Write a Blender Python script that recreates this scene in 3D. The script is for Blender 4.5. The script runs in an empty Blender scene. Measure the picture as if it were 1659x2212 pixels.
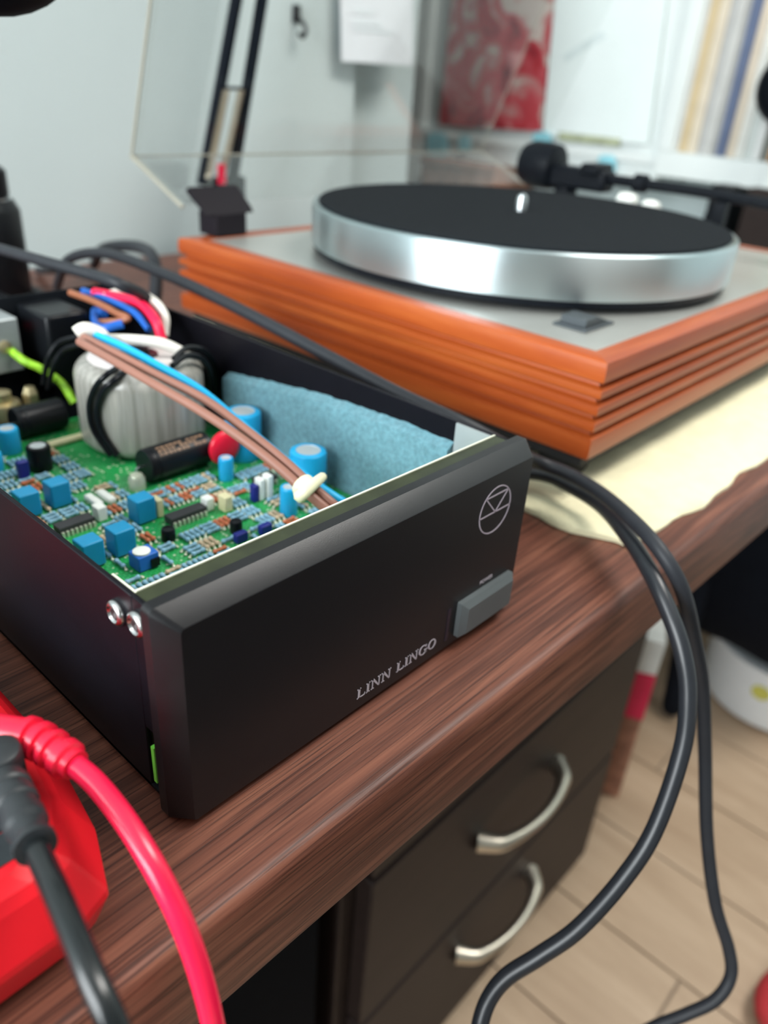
import bpy, bmesh, math, random
from mathutils import Vector, Matrix
R = math.radians
random.seed(7)
scene = bpy.context.scene
col = scene.collection

# ------------------------------------------------------------------ camera
cam_d = bpy.data.cameras.new('camera')
cam = bpy.data.objects.new('camera', cam_d); col.objects.link(cam)
cam.location = (-0.08524, -0.14475, 0.20765)
cam.rotation_mode = 'XYZ'
cam.rotation_euler = (1.06308, -0.06635, -0.82586)
cam_d.sensor_fit = 'VERTICAL'; cam_d.sensor_height = 36.0; cam_d.sensor_width = 27.0
cam_d.lens = 1675.36 / 2212 * 36.0
cam_d.clip_start = 0.01; cam_d.clip_end = 50
cam_d.dof.use_dof = True
cam_d.dof.focus_distance = 0.262
cam_d.dof.aperture_fstop = 7.4
scene.camera = cam

# ------------------------------------------------------------------ light
scene.view_settings.view_transform = 'Standard'
scene.view_settings.look = 'None'
scene.view_settings.gamma = 1.0
scene.view_settings.exposure = 0.46
scene.view_settings.use_curve_mapping = False
world = bpy.data.worlds.new('world'); scene.world = world
world.use_nodes = True
bg = world.node_tree.nodes['Background']
bg.inputs[0].default_value = (0.80, 0.93, 1.0, 1); bg.inputs[1].default_value = 0.9

def area_light(name, loc, target, sx, sy, watts, color):
    d = bpy.data.lights.new(name, 'AREA'); d.shape = 'RECTANGLE'; d.size = sx; d.size_y = sy
    d.energy = watts; d.color = color
    o = bpy.data.objects.new(name, d); col.objects.link(o); o.location = loc
    o.rotation_euler = (Vector(target) - Vector(loc)).to_track_quat('-Z', 'Y').to_euler()
    return o
# daylight through the window in the left wall, and a ceiling panel lamp
area_light('window_daylight', (-1.72, 0.10, 0.72), (0.3, 0.15, 0.35), 1.5, 1.25, 66, (0.93, 0.98, 1.0))
area_light('ceiling_lamp', (1.05, -0.46, 1.70), (1.05, -0.459, 0.0), 1.15, 0.5, 27, (1.0, 0.97, 0.92))

# ------------------------------------------------------------------ materials
def nodes_of(m): return m.node_tree.nodes, m.node_tree.links
def principled(name, color, rough=0.5, metal=0.0, spec=0.5, var=0.06, scale=60.0, bump=0.0, bscale=400.0,
               coat=0.0, aniso=0.0, trans=0.0, ior=1.45, sheen=0.0):
    m = bpy.data.materials.new(name); m.use_nodes = True
    n, l = nodes_of(m); b = n['Principled BSDF']
    b.inputs['Roughness'].default_value = rough; b.inputs['Metallic'].default_value = metal
    b.inputs['Specular IOR Level'].default_value = spec
    b.inputs['Coat Weight'].default_value = coat
    b.inputs['Anisotropic'].default_value = aniso
    b.inputs['Transmission Weight'].default_value = trans; b.inputs['IOR'].default_value = ior
    b.inputs['Sheen Weight'].default_value = sheen
    tc = n.new('ShaderNodeTexCoord'); nz = n.new('ShaderNodeTexNoise')
    nz.inputs['Scale'].default_value = scale; nz.inputs['Detail'].default_value = 3
    l.new(tc.outputs['Object'], nz.inputs['Vector'])
    cr = n.new('ShaderNodeValToRGB')
    lo = [max(0, c * (1 - var)) for c in color]; hi = [min(1, c * (1 + var)) for c in color]
    cr.color_ramp.elements[0].position = 0.3; cr.color_ramp.elements[0].color = (*lo, 1)
    cr.color_ramp.elements[1].position = 0.7; cr.color_ramp.elements[1].color = (*hi, 1)
    l.new(nz.outputs['Fac'], cr.inputs['Fac']); l.new(cr.outputs['Color'], b.inputs['Base Color'])
    if bump > 0:
        n2 = n.new('ShaderNodeTexNoise'); n2.inputs['Scale'].default_value = bscale; n2.inputs['Detail'].default_value = 4
        l.new(tc.outputs['Object'], n2.inputs['Vector'])
        bp = n.new('ShaderNodeBump'); bp.inputs['Strength'].default_value = bump; bp.inputs['Distance'].default_value = 0.001
        l.new(n2.outputs['Fac'], bp.inputs['Height']); l.new(bp.outputs['Normal'], b.inputs['Normal'])
    return m

def wood(name, dark, mid, light, along=(6, 160, 160), rough=0.4, spec=0.5, bump=0.25, streak=0.5, coat=0.0):
    """long grain running along the axis with the smallest scale"""
    m = bpy.data.materials.new(name); m.use_nodes = True
    n, l = nodes_of(m); b = n['Principled BSDF']
    b.inputs['Roughness'].default_value = rough; b.inputs['Specular IOR Level'].default_value = spec
    b.inputs['Coat Weight'].default_value = coat
    tc = n.new('ShaderNodeTexCoord'); mp = n.new('ShaderNodeMapping')
    mp.inputs['Scale'].default_value = along
    l.new(tc.outputs['Object'], mp.inputs['Vector'])
    a = n.new('ShaderNodeTexNoise'); a.inputs['Scale'].default_value = 1.0; a.inputs['Detail'].default_value = 6; a.inputs['Roughness'].default_value = 0.62
    a.inputs['Distortion'].default_value = 0.35
    l.new(mp.outputs['Vector'], a.inputs['Vector'])
    mp2 = n.new('ShaderNodeMapping'); mp2.inputs['Scale'].default_value = [v * f for v, f in zip(along, (2.2, 5.0, 5.0) if along[0] < along[1] else (5.0, 2.2, 5.0))]
    l.new(tc.outputs['Object'], mp2.inputs['Vector'])
    c = n.new('ShaderNodeTexNoise'); c.inputs['Scale'].default_value = 1.0; c.inputs['Detail'].default_value = 4; c.inputs['Roughness'].default_value = 0.55
    l.new(mp2.outputs['Vector'], c.inputs['Vector'])
    cr = n.new('ShaderNodeValToRGB'); e = cr.color_ramp.elements
    e[0].position = 0.28; e[0].color = (*dark, 1); e[1].position = 0.72; e[1].color = (*light, 1)
    k = e.new(0.5); k.color = (*mid, 1)
    l.new(a.outputs['Fac'], cr.inputs['Fac'])
    cr2 = n.new('ShaderNodeValToRGB'); cr2.color_ramp.elements[0].position = 0.36; cr2.color_ramp.elements[1].position = 0.5
    l.new(c.outputs['Fac'], cr2.inputs['Fac'])
    mx = n.new('ShaderNodeMix'); mx.data_type = 'RGBA'; mx.blend_type = 'MIX'
    inv = n.new('ShaderNodeMath'); inv.operation = 'MULTIPLY_ADD'; inv.inputs[1].default_value = -streak; inv.inputs[2].default_value = streak
    l.new(cr2.outputs['Color'], inv.inputs[0]); l.new(inv.outputs[0], mx.inputs[0])
    l.new(cr.outputs['Color'], mx.inputs[6]); mx.inputs[7].default_value = (*[d * 0.75 for d in dark], 1)
    l.new(mx.outputs[2], b.inputs['Base Color'])
    if bump:
        bp = n.new('ShaderNodeBump'); bp.inputs['Strength'].default_value = bump; bp.inputs['Distance'].default_value = 0.0006
        l.new(cr2.outputs['Color'], bp.inputs['Height']); l.new(bp.outputs['Normal'], b.inputs['Normal'])
    return m

def clear_sheet(name, tint, gloss=0.12):
    m = bpy.data.materials.new(name); m.use_nodes = True
    n, l = nodes_of(m); n.remove(n['Principled BSDF'])
    t = n.new('ShaderNodeBsdfTransparent'); g = n.new('ShaderNodeBsdfGlossy'); g.inputs['Roughness'].default_value = 0.05
    tc = n.new('ShaderNodeTexCoord'); nz = n.new('ShaderNodeTexNoise'); nz.inputs['Scale'].default_value = 8
    l.new(tc.outputs['Object'], nz.inputs['Vector'])
    cr = n.new('ShaderNodeValToRGB'); cr.color_ramp.elements[0].color = (*[c * 0.97 for c in tint], 1); cr.color_ramp.elements[1].color = (*tint, 1)
    l.new(nz.outputs['Fac'], cr.inputs['Fac']); l.new(cr.outputs['Color'], t.inputs['Color'])
    fr = n.new('ShaderNodeFresnel'); fr.inputs['IOR'].default_value = 1.3
    mu = n.new('ShaderNodeMath'); mu.operation = 'MULTIPLY'; mu.inputs[1].default_value = gloss * 4
    l.new(fr.outputs[0], mu.inputs[0])
    mx = n.new('ShaderNodeMixShader'); l.new(mu.outputs[0], mx.inputs[0]); l.new(t.outputs[0], mx.inputs[1]); l.new(g.outputs[0], mx.inputs[2])
    l.new(mx.outputs[0], n['Material Output'].inputs['Surface'])
    return m

def picture_red(name):
    m = bpy.data.materials.new(name); m.use_nodes = True
    n, l = nodes_of(m); b = n['Principled BSDF']; b.inputs['Roughness'].default_value = 0.45
    tc = n.new('ShaderNodeTexCoord')
    v = n.new('ShaderNodeTexNoise'); v.inputs['Scale'].default_value = 13; v.inputs['Detail'].default_value = 2; v.inputs['Distortion'].default_value = 1.2
    l.new(tc.outputs['Object'], v.inputs['Vector'])
    cr = n.new('ShaderNodeValToRGB'); e = cr.color_ramp.elements
    e[0].position = 0.30; e[0].color = (0.16, 0.015, 0.03, 1); e[1].position = 0.62; e[1].color = (0.66, 0.56, 0.51, 1)
    k = e.new(0.40); k.color = (0.50, 0.035, 0.05, 1); k = e.new(0.50); k.color = (0.58, 0.09, 0.11, 1); k = e.new(0.56); k.color = (0.55, 0.25, 0.24, 1)
    l.new(v.outputs['Fac'], cr.inputs['Fac']); l.new(cr.outputs['Color'], b.inputs['Base Color'])
    return m

def board_green(name):
    m = bpy.data.materials.new(name); m.use_nodes = True
    n, l = nodes_of(m); b = n['Principled BSDF']; b.inputs['Roughness'].default_value = 0.3; b.inputs['Specular IOR Level'].default_value = 0.5
    tc = n.new('ShaderNodeTexCoord')
    br = n.new('ShaderNodeTexBrick'); br.inputs['Scale'].default_value = 170; br.inputs['Mortar Size'].default_value = 0.03
    br.inputs['Color1'].default_value = (0.004, 0.20, 0.035, 1); br.inputs['Color2'].default_value = (0.006, 0.26, 0.05, 1); br.inputs['Mortar'].default_value = (0.05, 0.42, 0.14, 1)
    l.new(tc.outputs['Object'], br.inputs['Vector'])
    vo = n.new('ShaderNodeTexVoronoi'); vo.inputs['Scale'].default_value = 300
    l.new(tc.outputs['Object'], vo.inputs['Vector'])
    cr = n.new('ShaderNodeValToRGB'); cr.color_ramp.elements[0].position = 0.18; cr.color_ramp.elements[0].color = (1, 1, 1, 1); cr.color_ramp.elements[1].position = 0.24; cr.color_ramp.elements[1].color = (0, 0, 0, 1)
    l.new(vo.outputs['Distance'], cr.inputs['Fac'])
    mx = n.new('ShaderNodeMix'); mx.data_type = 'RGBA'; l.new(cr.outputs['Color'], mx.inputs[0])
    l.new(br.outputs['Color'], mx.inputs[6]); mx.inputs[7].default_value = (0.5, 0.6, 0.42, 1)
    l.new(mx.outputs[2], b.inputs['Base Color'])
    return m

M = {}
def mk(k, *a, **kw): M[k] = principled(k, *a, **kw)
M['desk_wood'] = wood('desk_wood', (0.042, 0.014, 0.009), (0.135, 0.047, 0.029), (0.245, 0.096, 0.058), along=(6, 190, 190), rough=0.42, spec=0.30, bump=0.12, streak=0.8)
M['plinth_wood'] = wood('plinth_wood', (0.27, 0.043, 0.009), (0.36, 0.068, 0.013), (0.46, 0.112, 0.022), along=(5, 60, 60), rough=0.36, spec=0.36, bump=0.04, streak=0.15, coat=0.08)
M['plinth_wood_side'] = wood('plinth_wood_side', (0.27, 0.043, 0.009), (0.36, 0.068, 0.013), (0.46, 0.112, 0.022), along=(60, 5, 60), rough=0.36, spec=0.36, bump=0.04, streak=0.15, coat=0.08)
M['plank'] = wood('plank', (0.36, 0.25, 0.165), (0.43, 0.31, 0.21), (0.50, 0.37, 0.26), along=(20, 3.5, 20), rough=0.42, spec=0.35, bump=0.05, streak=0.12)
M['drawer_brown'] = wood('drawer_brown', (0.018, 0.0115, 0.010), (0.023, 0.0148, 0.013), (0.028, 0.018, 0.0155), along=(5, 120, 120), rough=0.5, spec=0.2, bump=0.05, streak=0.1)
mk('joint', (0.25, 0.19, 0.14), rough=0.8, scale=30)
mk('wall_paint', (0.50, 0.565, 0.565), rough=0.75, spec=0.2, var=0.02, scale=4, bump=0.05, bscale=150)
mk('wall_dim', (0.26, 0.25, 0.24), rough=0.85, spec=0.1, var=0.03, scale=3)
mk('ceiling_paint', (0.75, 0.76, 0.75), rough=0.9, spec=0.1, var=0.02, scale=3)
mk('white_paint', (0.78, 0.83, 0.82), rough=0.4, spec=0.4, var=0.02, scale=6)
mk('white_gloss', (0.82, 0.87, 0.86), rough=0.3, spec=0.5, var=0.02, scale=6)
mk('paper', (0.70, 0.72, 0.75), rough=0.8, spec=0.1, var=0.02, scale=12)
mk('paper_cool', (0.84, 0.92, 0.91), rough=0.8, spec=0.1, var=0.02, scale=12)
mk('pale_pencil', (0.70, 0.79, 0.79), rough=0.8, spec=0.1)
mk('text_olive', (0.42, 0.46, 0.30), rough=0.8, spec=0.1, var=0.3, scale=90)
mk('tape_blue', (0.30, 0.66, 0.76), rough=0.6, spec=0.2, var=0.08, scale=40)
mk('wire_earth', (0.30, 0.62, 0.03), rough=0.4, var=0.5, scale=150)
M['picture'] = picture_red('picture')
mk('black_panel', (0.0060, 0.0058, 0.0072), rough=0.38, spec=0.48, var=0.08, scale=300, bump=0.04, bscale=2500)
mk('black_paint', (0.0045, 0.0042, 0.0065), rough=0.36, spec=0.16, var=0.08, scale=200, bump=0.03, bscale=1500)
mk('black_inner', (0.006, 0.008, 0.011), rough=0.6, spec=0.2, var=0.1)
mk('flange_metal', (0.030, 0.036, 0.016), rough=0.34, metal=0.2, spec=0.5, var=0.25, scale=120)
mk('bare_edge', (0.80, 0.80, 0.66), rough=0.45, metal=0.3, var=0.05)
mk('steel', (0.62, 0.66, 0.68), rough=0.3, metal=1.0, var=0.05)
mk('steel_grey', (0.42, 0.46, 0.47), rough=0.45, metal=0.6, var=0.05)
mk('screw_steel', (0.55, 0.55, 0.55), rough=0.22, metal=1.0, var=0.05)
mk('screw_dark', (0.03, 0.03, 0.032), rough=0.35, metal=0.5)
mk('logo_silver', (0.36, 0.31, 0.36), rough=0.5, var=0.03)
mk('print_silver', (0.42, 0.37, 0.41), rough=0.5, var=0.03)
mk('button_grey', (0.085, 0.095, 0.098), rough=0.45, spec=0.4, var=0.04)
mk('slot_dark', (0.010, 0.010, 0.022), rough=0.2, spec=0.6)
mk('foam_blue', (0.125, 0.27, 0.32), rough=0.95, spec=0.05, var=0.22, scale=420, bump=0.9, bscale=900, sheen=0.3)
M['pcb'] = board_green('pcb')
mk('pcb_edge_lit', (0.20, 0.72, 0.08), rough=0.4)  # light showing through the board edge is put into this bright green
mk('darkener_charcoal', (0.012, 0.012, 0.014), rough=0.95, spec=0.05)
mk('cap_blue', (0.010, 0.27, 0.52), rough=0.36, spec=0.4, var=0.04)
mk('cap_sleeve', (0.015, 0.38, 0.72), rough=0.3, spec=0.5, var=0.03)
mk('cap_print', (0.01, 0.06, 0.2), rough=0.4)
mk('cap_top', (0.52, 0.56, 0.58), rough=0.4, metal=0.3)
mk('cap_black', (0.005, 0.006, 0.008), rough=0.35, spec=0.28)
mk('cap_navy', (0.012, 0.018, 0.20), rough=0.35, spec=0.4)
mk('trim_blue', (0.015, 0.14, 0.55), rough=0.4)
mk('comp_white', (0.82, 0.84, 0.80), rough=0.5, var=0.03)
mk('comp_cream', (0.72, 0.66, 0.40), rough=0.5, var=0.03)
mk('resistor_blue', (0.22, 0.42, 0.55), rough=0.4, var=0.25, scale=700)
mk('resistor_tan', (0.55, 0.42, 0.28), rough=0.4, var=0.25, scale=700)
mk('resistor_rust', (0.50, 0.14, 0.06), rough=0.4, var=0.15, scale=700)
mk('solder', (0.62, 0.66, 0.52), rough=0.35, metal=0.4, var=0.1)
mk('chip_grey', (0.035, 0.035, 0.038), rough=0.5, spec=0.4)
mk('disc_red', (0.72, 0.008, 0.035), rough=0.33, spec=0.5, var=0.04)
mk('print_brown', (0.22, 0.13, 0.08), rough=0.6, var=0.5, scale=600)
M['winding'] = wood('winding', (0.20, 0.19, 0.16), (0.32, 0.31, 0.28), (0.46, 0.43, 0.38), along=(260, 260, 9), rough=0.26, spec=0.6, bump=0.12, streak=0.18, coat=0.3)
mk('tape_white', (0.70, 0.64, 0.62), rough=0.5, var=0.08, scale=60)
mk('wire_brown', (0.27, 0.125, 0.092), rough=0.4, spec=0.4, var=0.04)
mk('wire_brown_dark', (0.28, 0.10, 0.05), rough=0.4, spec=0.4, var=0.05)
mk('wire_lightblue', (0.015, 0.42, 0.78), rough=0.4, spec=0.4, var=0.03)
mk('wire_blue', (0.012, 0.10, 0.42), rough=0.4, spec=0.4, var=0.04)
mk('wire_red', (0.80, 0.01, 0.06), rough=0.4, spec=0.4, var=0.04)
mk('wire_white', (0.76, 0.72, 0.66), rough=0.45, spec=0.4, var=0.03)
mk('wire_black', (0.006, 0.007, 0.009), rough=0.32, spec=0.3, var=0.05)
mk('tie_cream', (0.80, 0.76, 0.52), rough=0.5, var=0.03)
mk('brass', (0.62, 0.53, 0.32), rough=0.35, metal=0.8, var=0.15, scale=200)
mk('cable_black', (0.016, 0.018, 0.022), rough=0.33, spec=0.5, var=0.06, scale=120)
mk('cable_rubber', (0.020, 0.022, 0.027), rough=0.5, spec=0.35, var=0.06, scale=120)
mk('meter_red', (0.75, 0.010, 0.020), rough=0.42, spec=0.4, var=0.03)
mk('meter_dark', (0.030, 0.038, 0.042), rough=0.6, spec=0.3, var=0.15, scale=300, bump=0.1)
mk('plug_black', (0.022, 0.025, 0.028), rough=0.42, spec=0.45, var=0.1, scale=200)
mk('lead_black', (0.008, 0.010, 0.011), rough=0.22, spec=0.6, var=0.05)
mk('lead_red', (0.80, 0.010, 0.060), rough=0.24, spec=0.6, var=0.03)
mk('plug_red', (0.80, 0.012, 0.045), rough=0.3, spec=0.5, var=0.03)
mk('top_plate', (0.56, 0.56, 0.53), rough=0.36, metal=0.7, var=0.03, scale=40)
mk('platter_metal', (0.60, 0.70, 0.73), rough=0.38, metal=1.0, var=0.02, scale=30, aniso=0.95)
M['platter_metal'].node_tree.nodes['Principled BSDF'].inputs['Anisotropic Rotation'].default_value = 0.25
_n, _l = nodes_of(M['platter_metal']); _t = _n.new('ShaderNodeTangent'); _t.direction_type = 'RADIAL'; _t.axis = 'Z'
_l.new(_t.outputs[0], _n['Principled BSDF'].inputs['Tangent'])
mk('mat_felt', (0.013, 0.0155, 0.018), rough=0.95, spec=0.06, var=0.15, scale=400, bump=0.3, bscale=1500)
mk('switch_grey', (0.045, 0.055, 0.062), rough=0.5, var=0.05)
mk('arm_black', (0.0045, 0.006, 0.009), rough=0.42, spec=0.16, var=0.05)
mk('hinge_black', (0.010, 0.008, 0.011), rough=0.6, spec=0.15, var=0.05)
mk('baseboard', (0.012, 0.012, 0.014), rough=0.7)
M['acrylic'] = clear_sheet('acrylic', (0.985, 0.990, 0.987), gloss=0.06)
mk('acrylic_edge', (0.33, 0.31, 0.25), rough=0.4, spec=0.5, var=0.05)
mk('towel', (0.80, 0.74, 0.50), rough=0.95, spec=0.05, var=0.06, scale=90, bump=0.8, bscale=500, sheen=0.2)
mk('lamp_black', (0.004, 0.006, 0.010), rough=0.6, spec=0.08)
mk('spring', (0.50, 0.44, 0.33), rough=0.35, metal=0.8, var=0.1)
mk('nickel', (0.62, 0.57, 0.48), rough=0.32, metal=1.0, var=0.05)
mk('under_black', (0.004, 0.005, 0.007), rough=0.8, spec=0.05)
mk('fabric_black', (0.008, 0.010, 0.015), rough=0.9, spec=0.1, var=0.1, bump=0.3, bscale=300)
mk('tub_white', (0.80, 0.84, 0.86), rough=0.4, var=0.02)
mk('sticker_yellow', (0.62, 0.60, 0.12), rough=0.5)
mk('carton_white', (0.72, 0.73, 0.70), rough=0.6)
mk('carton_red', (0.62, 0.015, 0.07), rough=0.55)
mk('cork_brown', (0.30, 0.14, 0.09), rough=0.8, var=0.3, scale=60)
mk('slipper_red', (0.42, 0.03, 0.035), rough=0.7)

# ------------------------------------------------------------------ mesh helpers
def tag(o, label=None, cat=None, group=None, kind=None):
    if label: o['label'] = label
    if cat: o['category'] = cat
    if group: o['group'] = group
    if kind: o['kind'] = kind
    return o
def empty(name, loc=(0, 0, 0), parent=None):
    o = bpy.data.objects.new(name, None); o.empty_display_size = 0.02; col.objects.link(o); o.location = loc
    return o
def obj(name, bm, mat, parent=None, smooth=False, auto=35, bevel=0.0, bseg=2):
    bmesh.ops.recalc_face_normals(bm, faces=bm.faces[:])
    me = bpy.data.meshes.new(name); bm.to_mesh(me); bm.free()
    return link(name, me, mat, parent, smooth, auto, bevel, bseg)
def link(name, me, mat, parent=None, smooth=False, auto=35, bevel=0.0, bseg=2):
    mats = mat if isinstance(mat, (list, tuple)) else [mat]
    for k in mats: me.materials.append(M[k])
    if smooth or bevel:
        me.shade_smooth()
        try: me.set_sharp_from_angle(angle=R(auto))
        except Exception: pass
    o = bpy.data.objects.new(name, me); col.objects.link(o)
    if bevel:
        b = o.modifiers.new('bevel', 'BEVEL'); b.width = bevel; b.segments = bseg; b.limit_method = 'ANGLE'; b.angle_limit = R(30)
        b.harden_normals = False
    if parent is not None:
        o.parent = parent
        o.matrix_parent_inverse = Matrix.Translation(-world_loc(parent))
    return o
def world_loc(o):
    # all parents here are unrotated; parts are written in world coordinates
    v = Vector(o.location)
    if o.parent is not None and o.type == 'EMPTY': v += world_loc(o.parent)
    return v if o.type == 'EMPTY' else Vector((0, 0, 0))
def box(bm, x0, x1, y0, y1, z0, z1, m=0):
    v = [bm.verts.new(p) for p in ((x0,y0,z0),(x1,y0,z0),(x1,y1,z0),(x0,y1,z0),(x0,y0,z1),(x1,y0,z1),(x1,y1,z1),(x0,y1,z1))]
    for f in ((0,3,2,1),(4,5,6,7),(0,1,5,4),(1,2,6,5),(2,3,7,6),(3,0,4,7)):
        bm.faces.new([v[i] for i in f]).material_index = m
    return bm
def nb(): return bmesh.new()
def bx(*a): return box(nb(), *a)
def frame_of(d):
    d = Vector(d).normalized()
    u = d.cross(Vector((0, 0, 1)));
    if u.length < 1e-4: u = Vector((1, 0, 0))
    u.normalize(); return d, u, u.cross(d).normalized()
def cyl(bm, a, b, r0, r1=None, seg=20, m=0, caps=True):
    r1 = r0 if r1 is None else r1
    a, b = Vector(a), Vector(b); d, u, w = frame_of(b - a)
    A = [bm.verts.new(a + (u * math.cos(t) + w * math.sin(t)) * r0) for t in [2 * math.pi * k / seg for k in range(seg)]]
    B = [bm.verts.new(b + (u * math.cos(t) + w * math.sin(t)) * r1) for t in [2 * math.pi * k / seg for k in range(seg)]]
    for k in range(seg):
        bm.faces.new((A[k], A[(k+1) % seg], B[(k+1) % seg], B[k])).material_index = m
    if caps:
        bm.faces.new(A[::-1]).material_index = m; bm.faces.new(B).material_index = m
    return bm
def lathe(bm, c, prof, seg=48, axis='z', m=None):
    """prof: list of (radius, height) around c"""
    c = Vector(c); rings = []
    for r, h in prof:
        ring = []
        for k in range(seg):
            t = 2 * math.pi * k / seg
            if axis == 'z': p = (r * math.cos(t), r * math.sin(t), h)
            elif axis == 'x': p = (h, r * math.cos(t), r * math.sin(t))
            else: p = (r * math.cos(t), h, r * math.sin(t))
            ring.append(bm.verts.new(c + Vector(p)))
        rings.append(ring)
    for i in range(len(rings) - 1):
        for k in range(seg):
            f = bm.faces.new((rings[i][k], rings[i][(k+1) % seg], rings[i+1][(k+1) % seg], rings[i+1][k]))
            if m: f.material_index = m[i]
    if prof[0][0] > 0: bm.faces.new(rings[0][::-1])
    if prof[-1][0] > 0: bm.faces.new(rings[-1])
    return bm
def catmull(pts, n=8):
    P = [Vector(p) for p in pts]; out = []
    P = [P[0] * 2 - P[1]] + P + [P[-1] * 2 - P[-2]]
    for i in range(1, len(P) - 2):
        p0, p1, p2, p3 = P[i-1], P[i], P[i+1], P[i+2]
        for k in range(n):
            t = k / n
            out.append(0.5 * ((2 * p1) + (p2 - p0) * t + (2*p0 - 5*p1 + 4*p2 - p3) * t*t + (3*p1 - p0 - 3*p2 + p3) * t**3))
    out.append(P[-2]); return out
def tube(bm, pts, r, seg=12, n=8, raw=False, m=0):
    C = [Vector(p) for p in pts] if raw else catmull(pts, n)
    rf = r if callable(r) else (lambda s: r)
    rings = []; u = None
    for i, p in enumerate(C):
        d = (C[min(i+1, len(C)-1)] - C[max(i-1, 0)]).normalized()
        if u is None: _, u, w = frame_of(d)
        u = (u - d * u.dot(d)).normalized(); w = d.cross(u)
        rr = rf(i / (len(C) - 1))
        rings.append([bm.verts.new(p + (u * math.cos(t) + w * math.sin(t)) * rr) for t in [2*math.pi*k/seg for k in range(seg)]])
    for i in range(len(rings) - 1):
        for k in range(seg):
            bm.faces.new((rings[i][k], rings[i][(k+1) % seg], rings[i+1][(k+1) % seg], rings[i+1][k])).material_index = m
    bm.faces.new(rings[0][::-1]).material_index = m; bm.faces.new(rings[-1]).material_index = m
    return bm
def prism(bm, poly, vec, m=0):
    """poly: 3D points, extruded along vec"""
    vec = Vector(vec)
    A = [bm.verts.new(p) for p in poly]; B = [bm.verts.new(Vector(p) + vec) for p in poly]; n = len(A)
    bm.faces.new(A[::-1]).material_index = m; bm.faces.new(B).material_index = m
    for k in range(n): bm.faces.new((A[k], A[(k+1) % n], B[(k+1) % n], B[k])).material_index = m
    return bm
def loft(bm, rings, cap=True, m=None):
    V = [[bm.verts.new(p) for p in r] for r in rings]; n = len(V[0])
    for i in range(len(V) - 1):
        for k in range(n):
            f = bm.faces.new((V[i][k], V[i][(k+1) % n], V[i+1][(k+1) % n], V[i+1][k]))
            if m: f.material_index = m[i]
    if cap:
        bm.faces.new(V[0][::-1]); f = bm.faces.new(V[-1])
        if m: f.material_index = m[-1]
    return bm
def part(name, bm, mat, parent, **k): return obj(name, bm, mat, parent, **k)

# ------------------------------------------------------------------ the room
def struct(name, bm, mat, **k): return tag(obj(name, bm, mat, **k), kind='structure')
FZ = -0.72
floor = struct('floor', bx(-1.9, 1.9, -2.4, 2.6, FZ - 0.06, FZ - 0.004), 'joint')
plank_me = None
def plank(x, y):
    global plank_me
    if plank_me is None:
        bm = bx(0.0015, 0.1455, 0.0015, 0.8985, -0.0045, 0.0)
        o = obj('plank', bm, 'plank', floor, bevel=0.0008, bseg=1); plank_me = o.data
    else:
        o = bpy.data.objects.new('plank', plank_me); col.objects.link(o); o.parent = floor
        b = o.modifiers.new('bevel', 'BEVEL'); b.width = 0.0008; b.segments = 1
    o.location = (x, y, FZ)
for i in range(-3, 9):
    off = -0.084 + (0.0, 0.31, 0.62, 0.17, 0.48)[i % 5]
    for j in range(-3, 2):
        y = off + 0.9 * j
        if y > 1.2 or y < -2.0: continue
        plank(0.456 + 0.147 * i, y)
tag(obj('darkener', bx(0.15, 1.36, -1.60, -0.30, FZ + 0.0006, FZ + 0.008), 'darkener_charcoal', bevel=0.003), 'added unseen charcoal rug on the floor in front of the desk', 'darkener')  # added out of view so the front panel has something dark to reflect
struct('ceiling', bx(-1.9, 1.9, -2.4, 2.6, 1.75, 1.80), 'ceiling_paint')
bm = bx(-1.9, 0.838, 0.765, 0.86, FZ, 1.75); box(bm, 0.838, 1.005, 0.795, 0.86, FZ, 1.75)
struct('wall_back', bm, 'wall_paint')
struct('wall_far', bx(-1.9, 1.9, 2.5, 2.6, FZ, 1.75), 'wall_paint')
struct('wall_right', bx(1.66, 1.76, -2.4, 2.5, FZ, 1.75), 'wall_paint')
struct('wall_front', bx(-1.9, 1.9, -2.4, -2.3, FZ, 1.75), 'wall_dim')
# left wall with its window opening
bm = nb(); box(bm, -1.9, -1.8, -2.3, -0.75, FZ, 1.75); box(bm, -1.9, -1.8, 0.95, 2.5, FZ, 1.75)
box(bm, -1.9, -1.8, -0.75, 0.95, FZ, 0.02); box(bm, -1.9, -1.8, -0.75, 0.95, 1.42, 1.75)
struct('wall_left', bm, 'wall_paint')
win = struct('window_1', bx(-1.88, -1.84, -0.75, 0.95, 0.02, 0.08), 'white_gloss')
for y0, y1, z0, z1 in ((-0.75, 0.95, 1.36, 1.42), (-0.75, -0.69, 0.08, 1.36), (0.89, 0.95, 0.08, 1.36), (0.07, 0.13, 0.08, 1.36)):
    part('window_frame', bx(-1.88, -1.84, y0, y1, z0, z1), 'white_gloss', win)

# ------------------------------------------------------------------ desk
desk = tag(empty('desk', (0.0, 0.36, FZ)), 'dark reddish brown wood-grain desk carrying the opened black unit and the turntable', 'desk')
YAW = R(-1.22)
def dk(x, y, z):  # desk runs at a slight angle to the unit standing on it
    return (x * math.cos(YAW) - y * math.sin(YAW), x * math.sin(YAW) + y * math.cos(YAW), z)
def dkbox(x0, x1, y0, y1, z0, z1):
    b = bx(x0, x1, y0, y1, z0, z1)
    for v in b.verts: v.co = dk(*v.co)
    return b
prof = []   # front edge profile, rounded
e = -0.0297; t = 0.0424; rr = 0.0056
for k in range(7):
    a = math.pi / 2 * k / 6; prof.append((e + rr - rr * math.sin(a), -rr + rr * math.cos(a)))
for k in range(5):
    a = math.pi / 2 * k / 4; prof.append((e + 0.0015 - 0.0015 * math.cos(a), -t + 0.0015 - 0.0015 * math.sin(a)))
prof = [(0.735, 0.0)] + prof + [(0.735, -t)]
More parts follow.
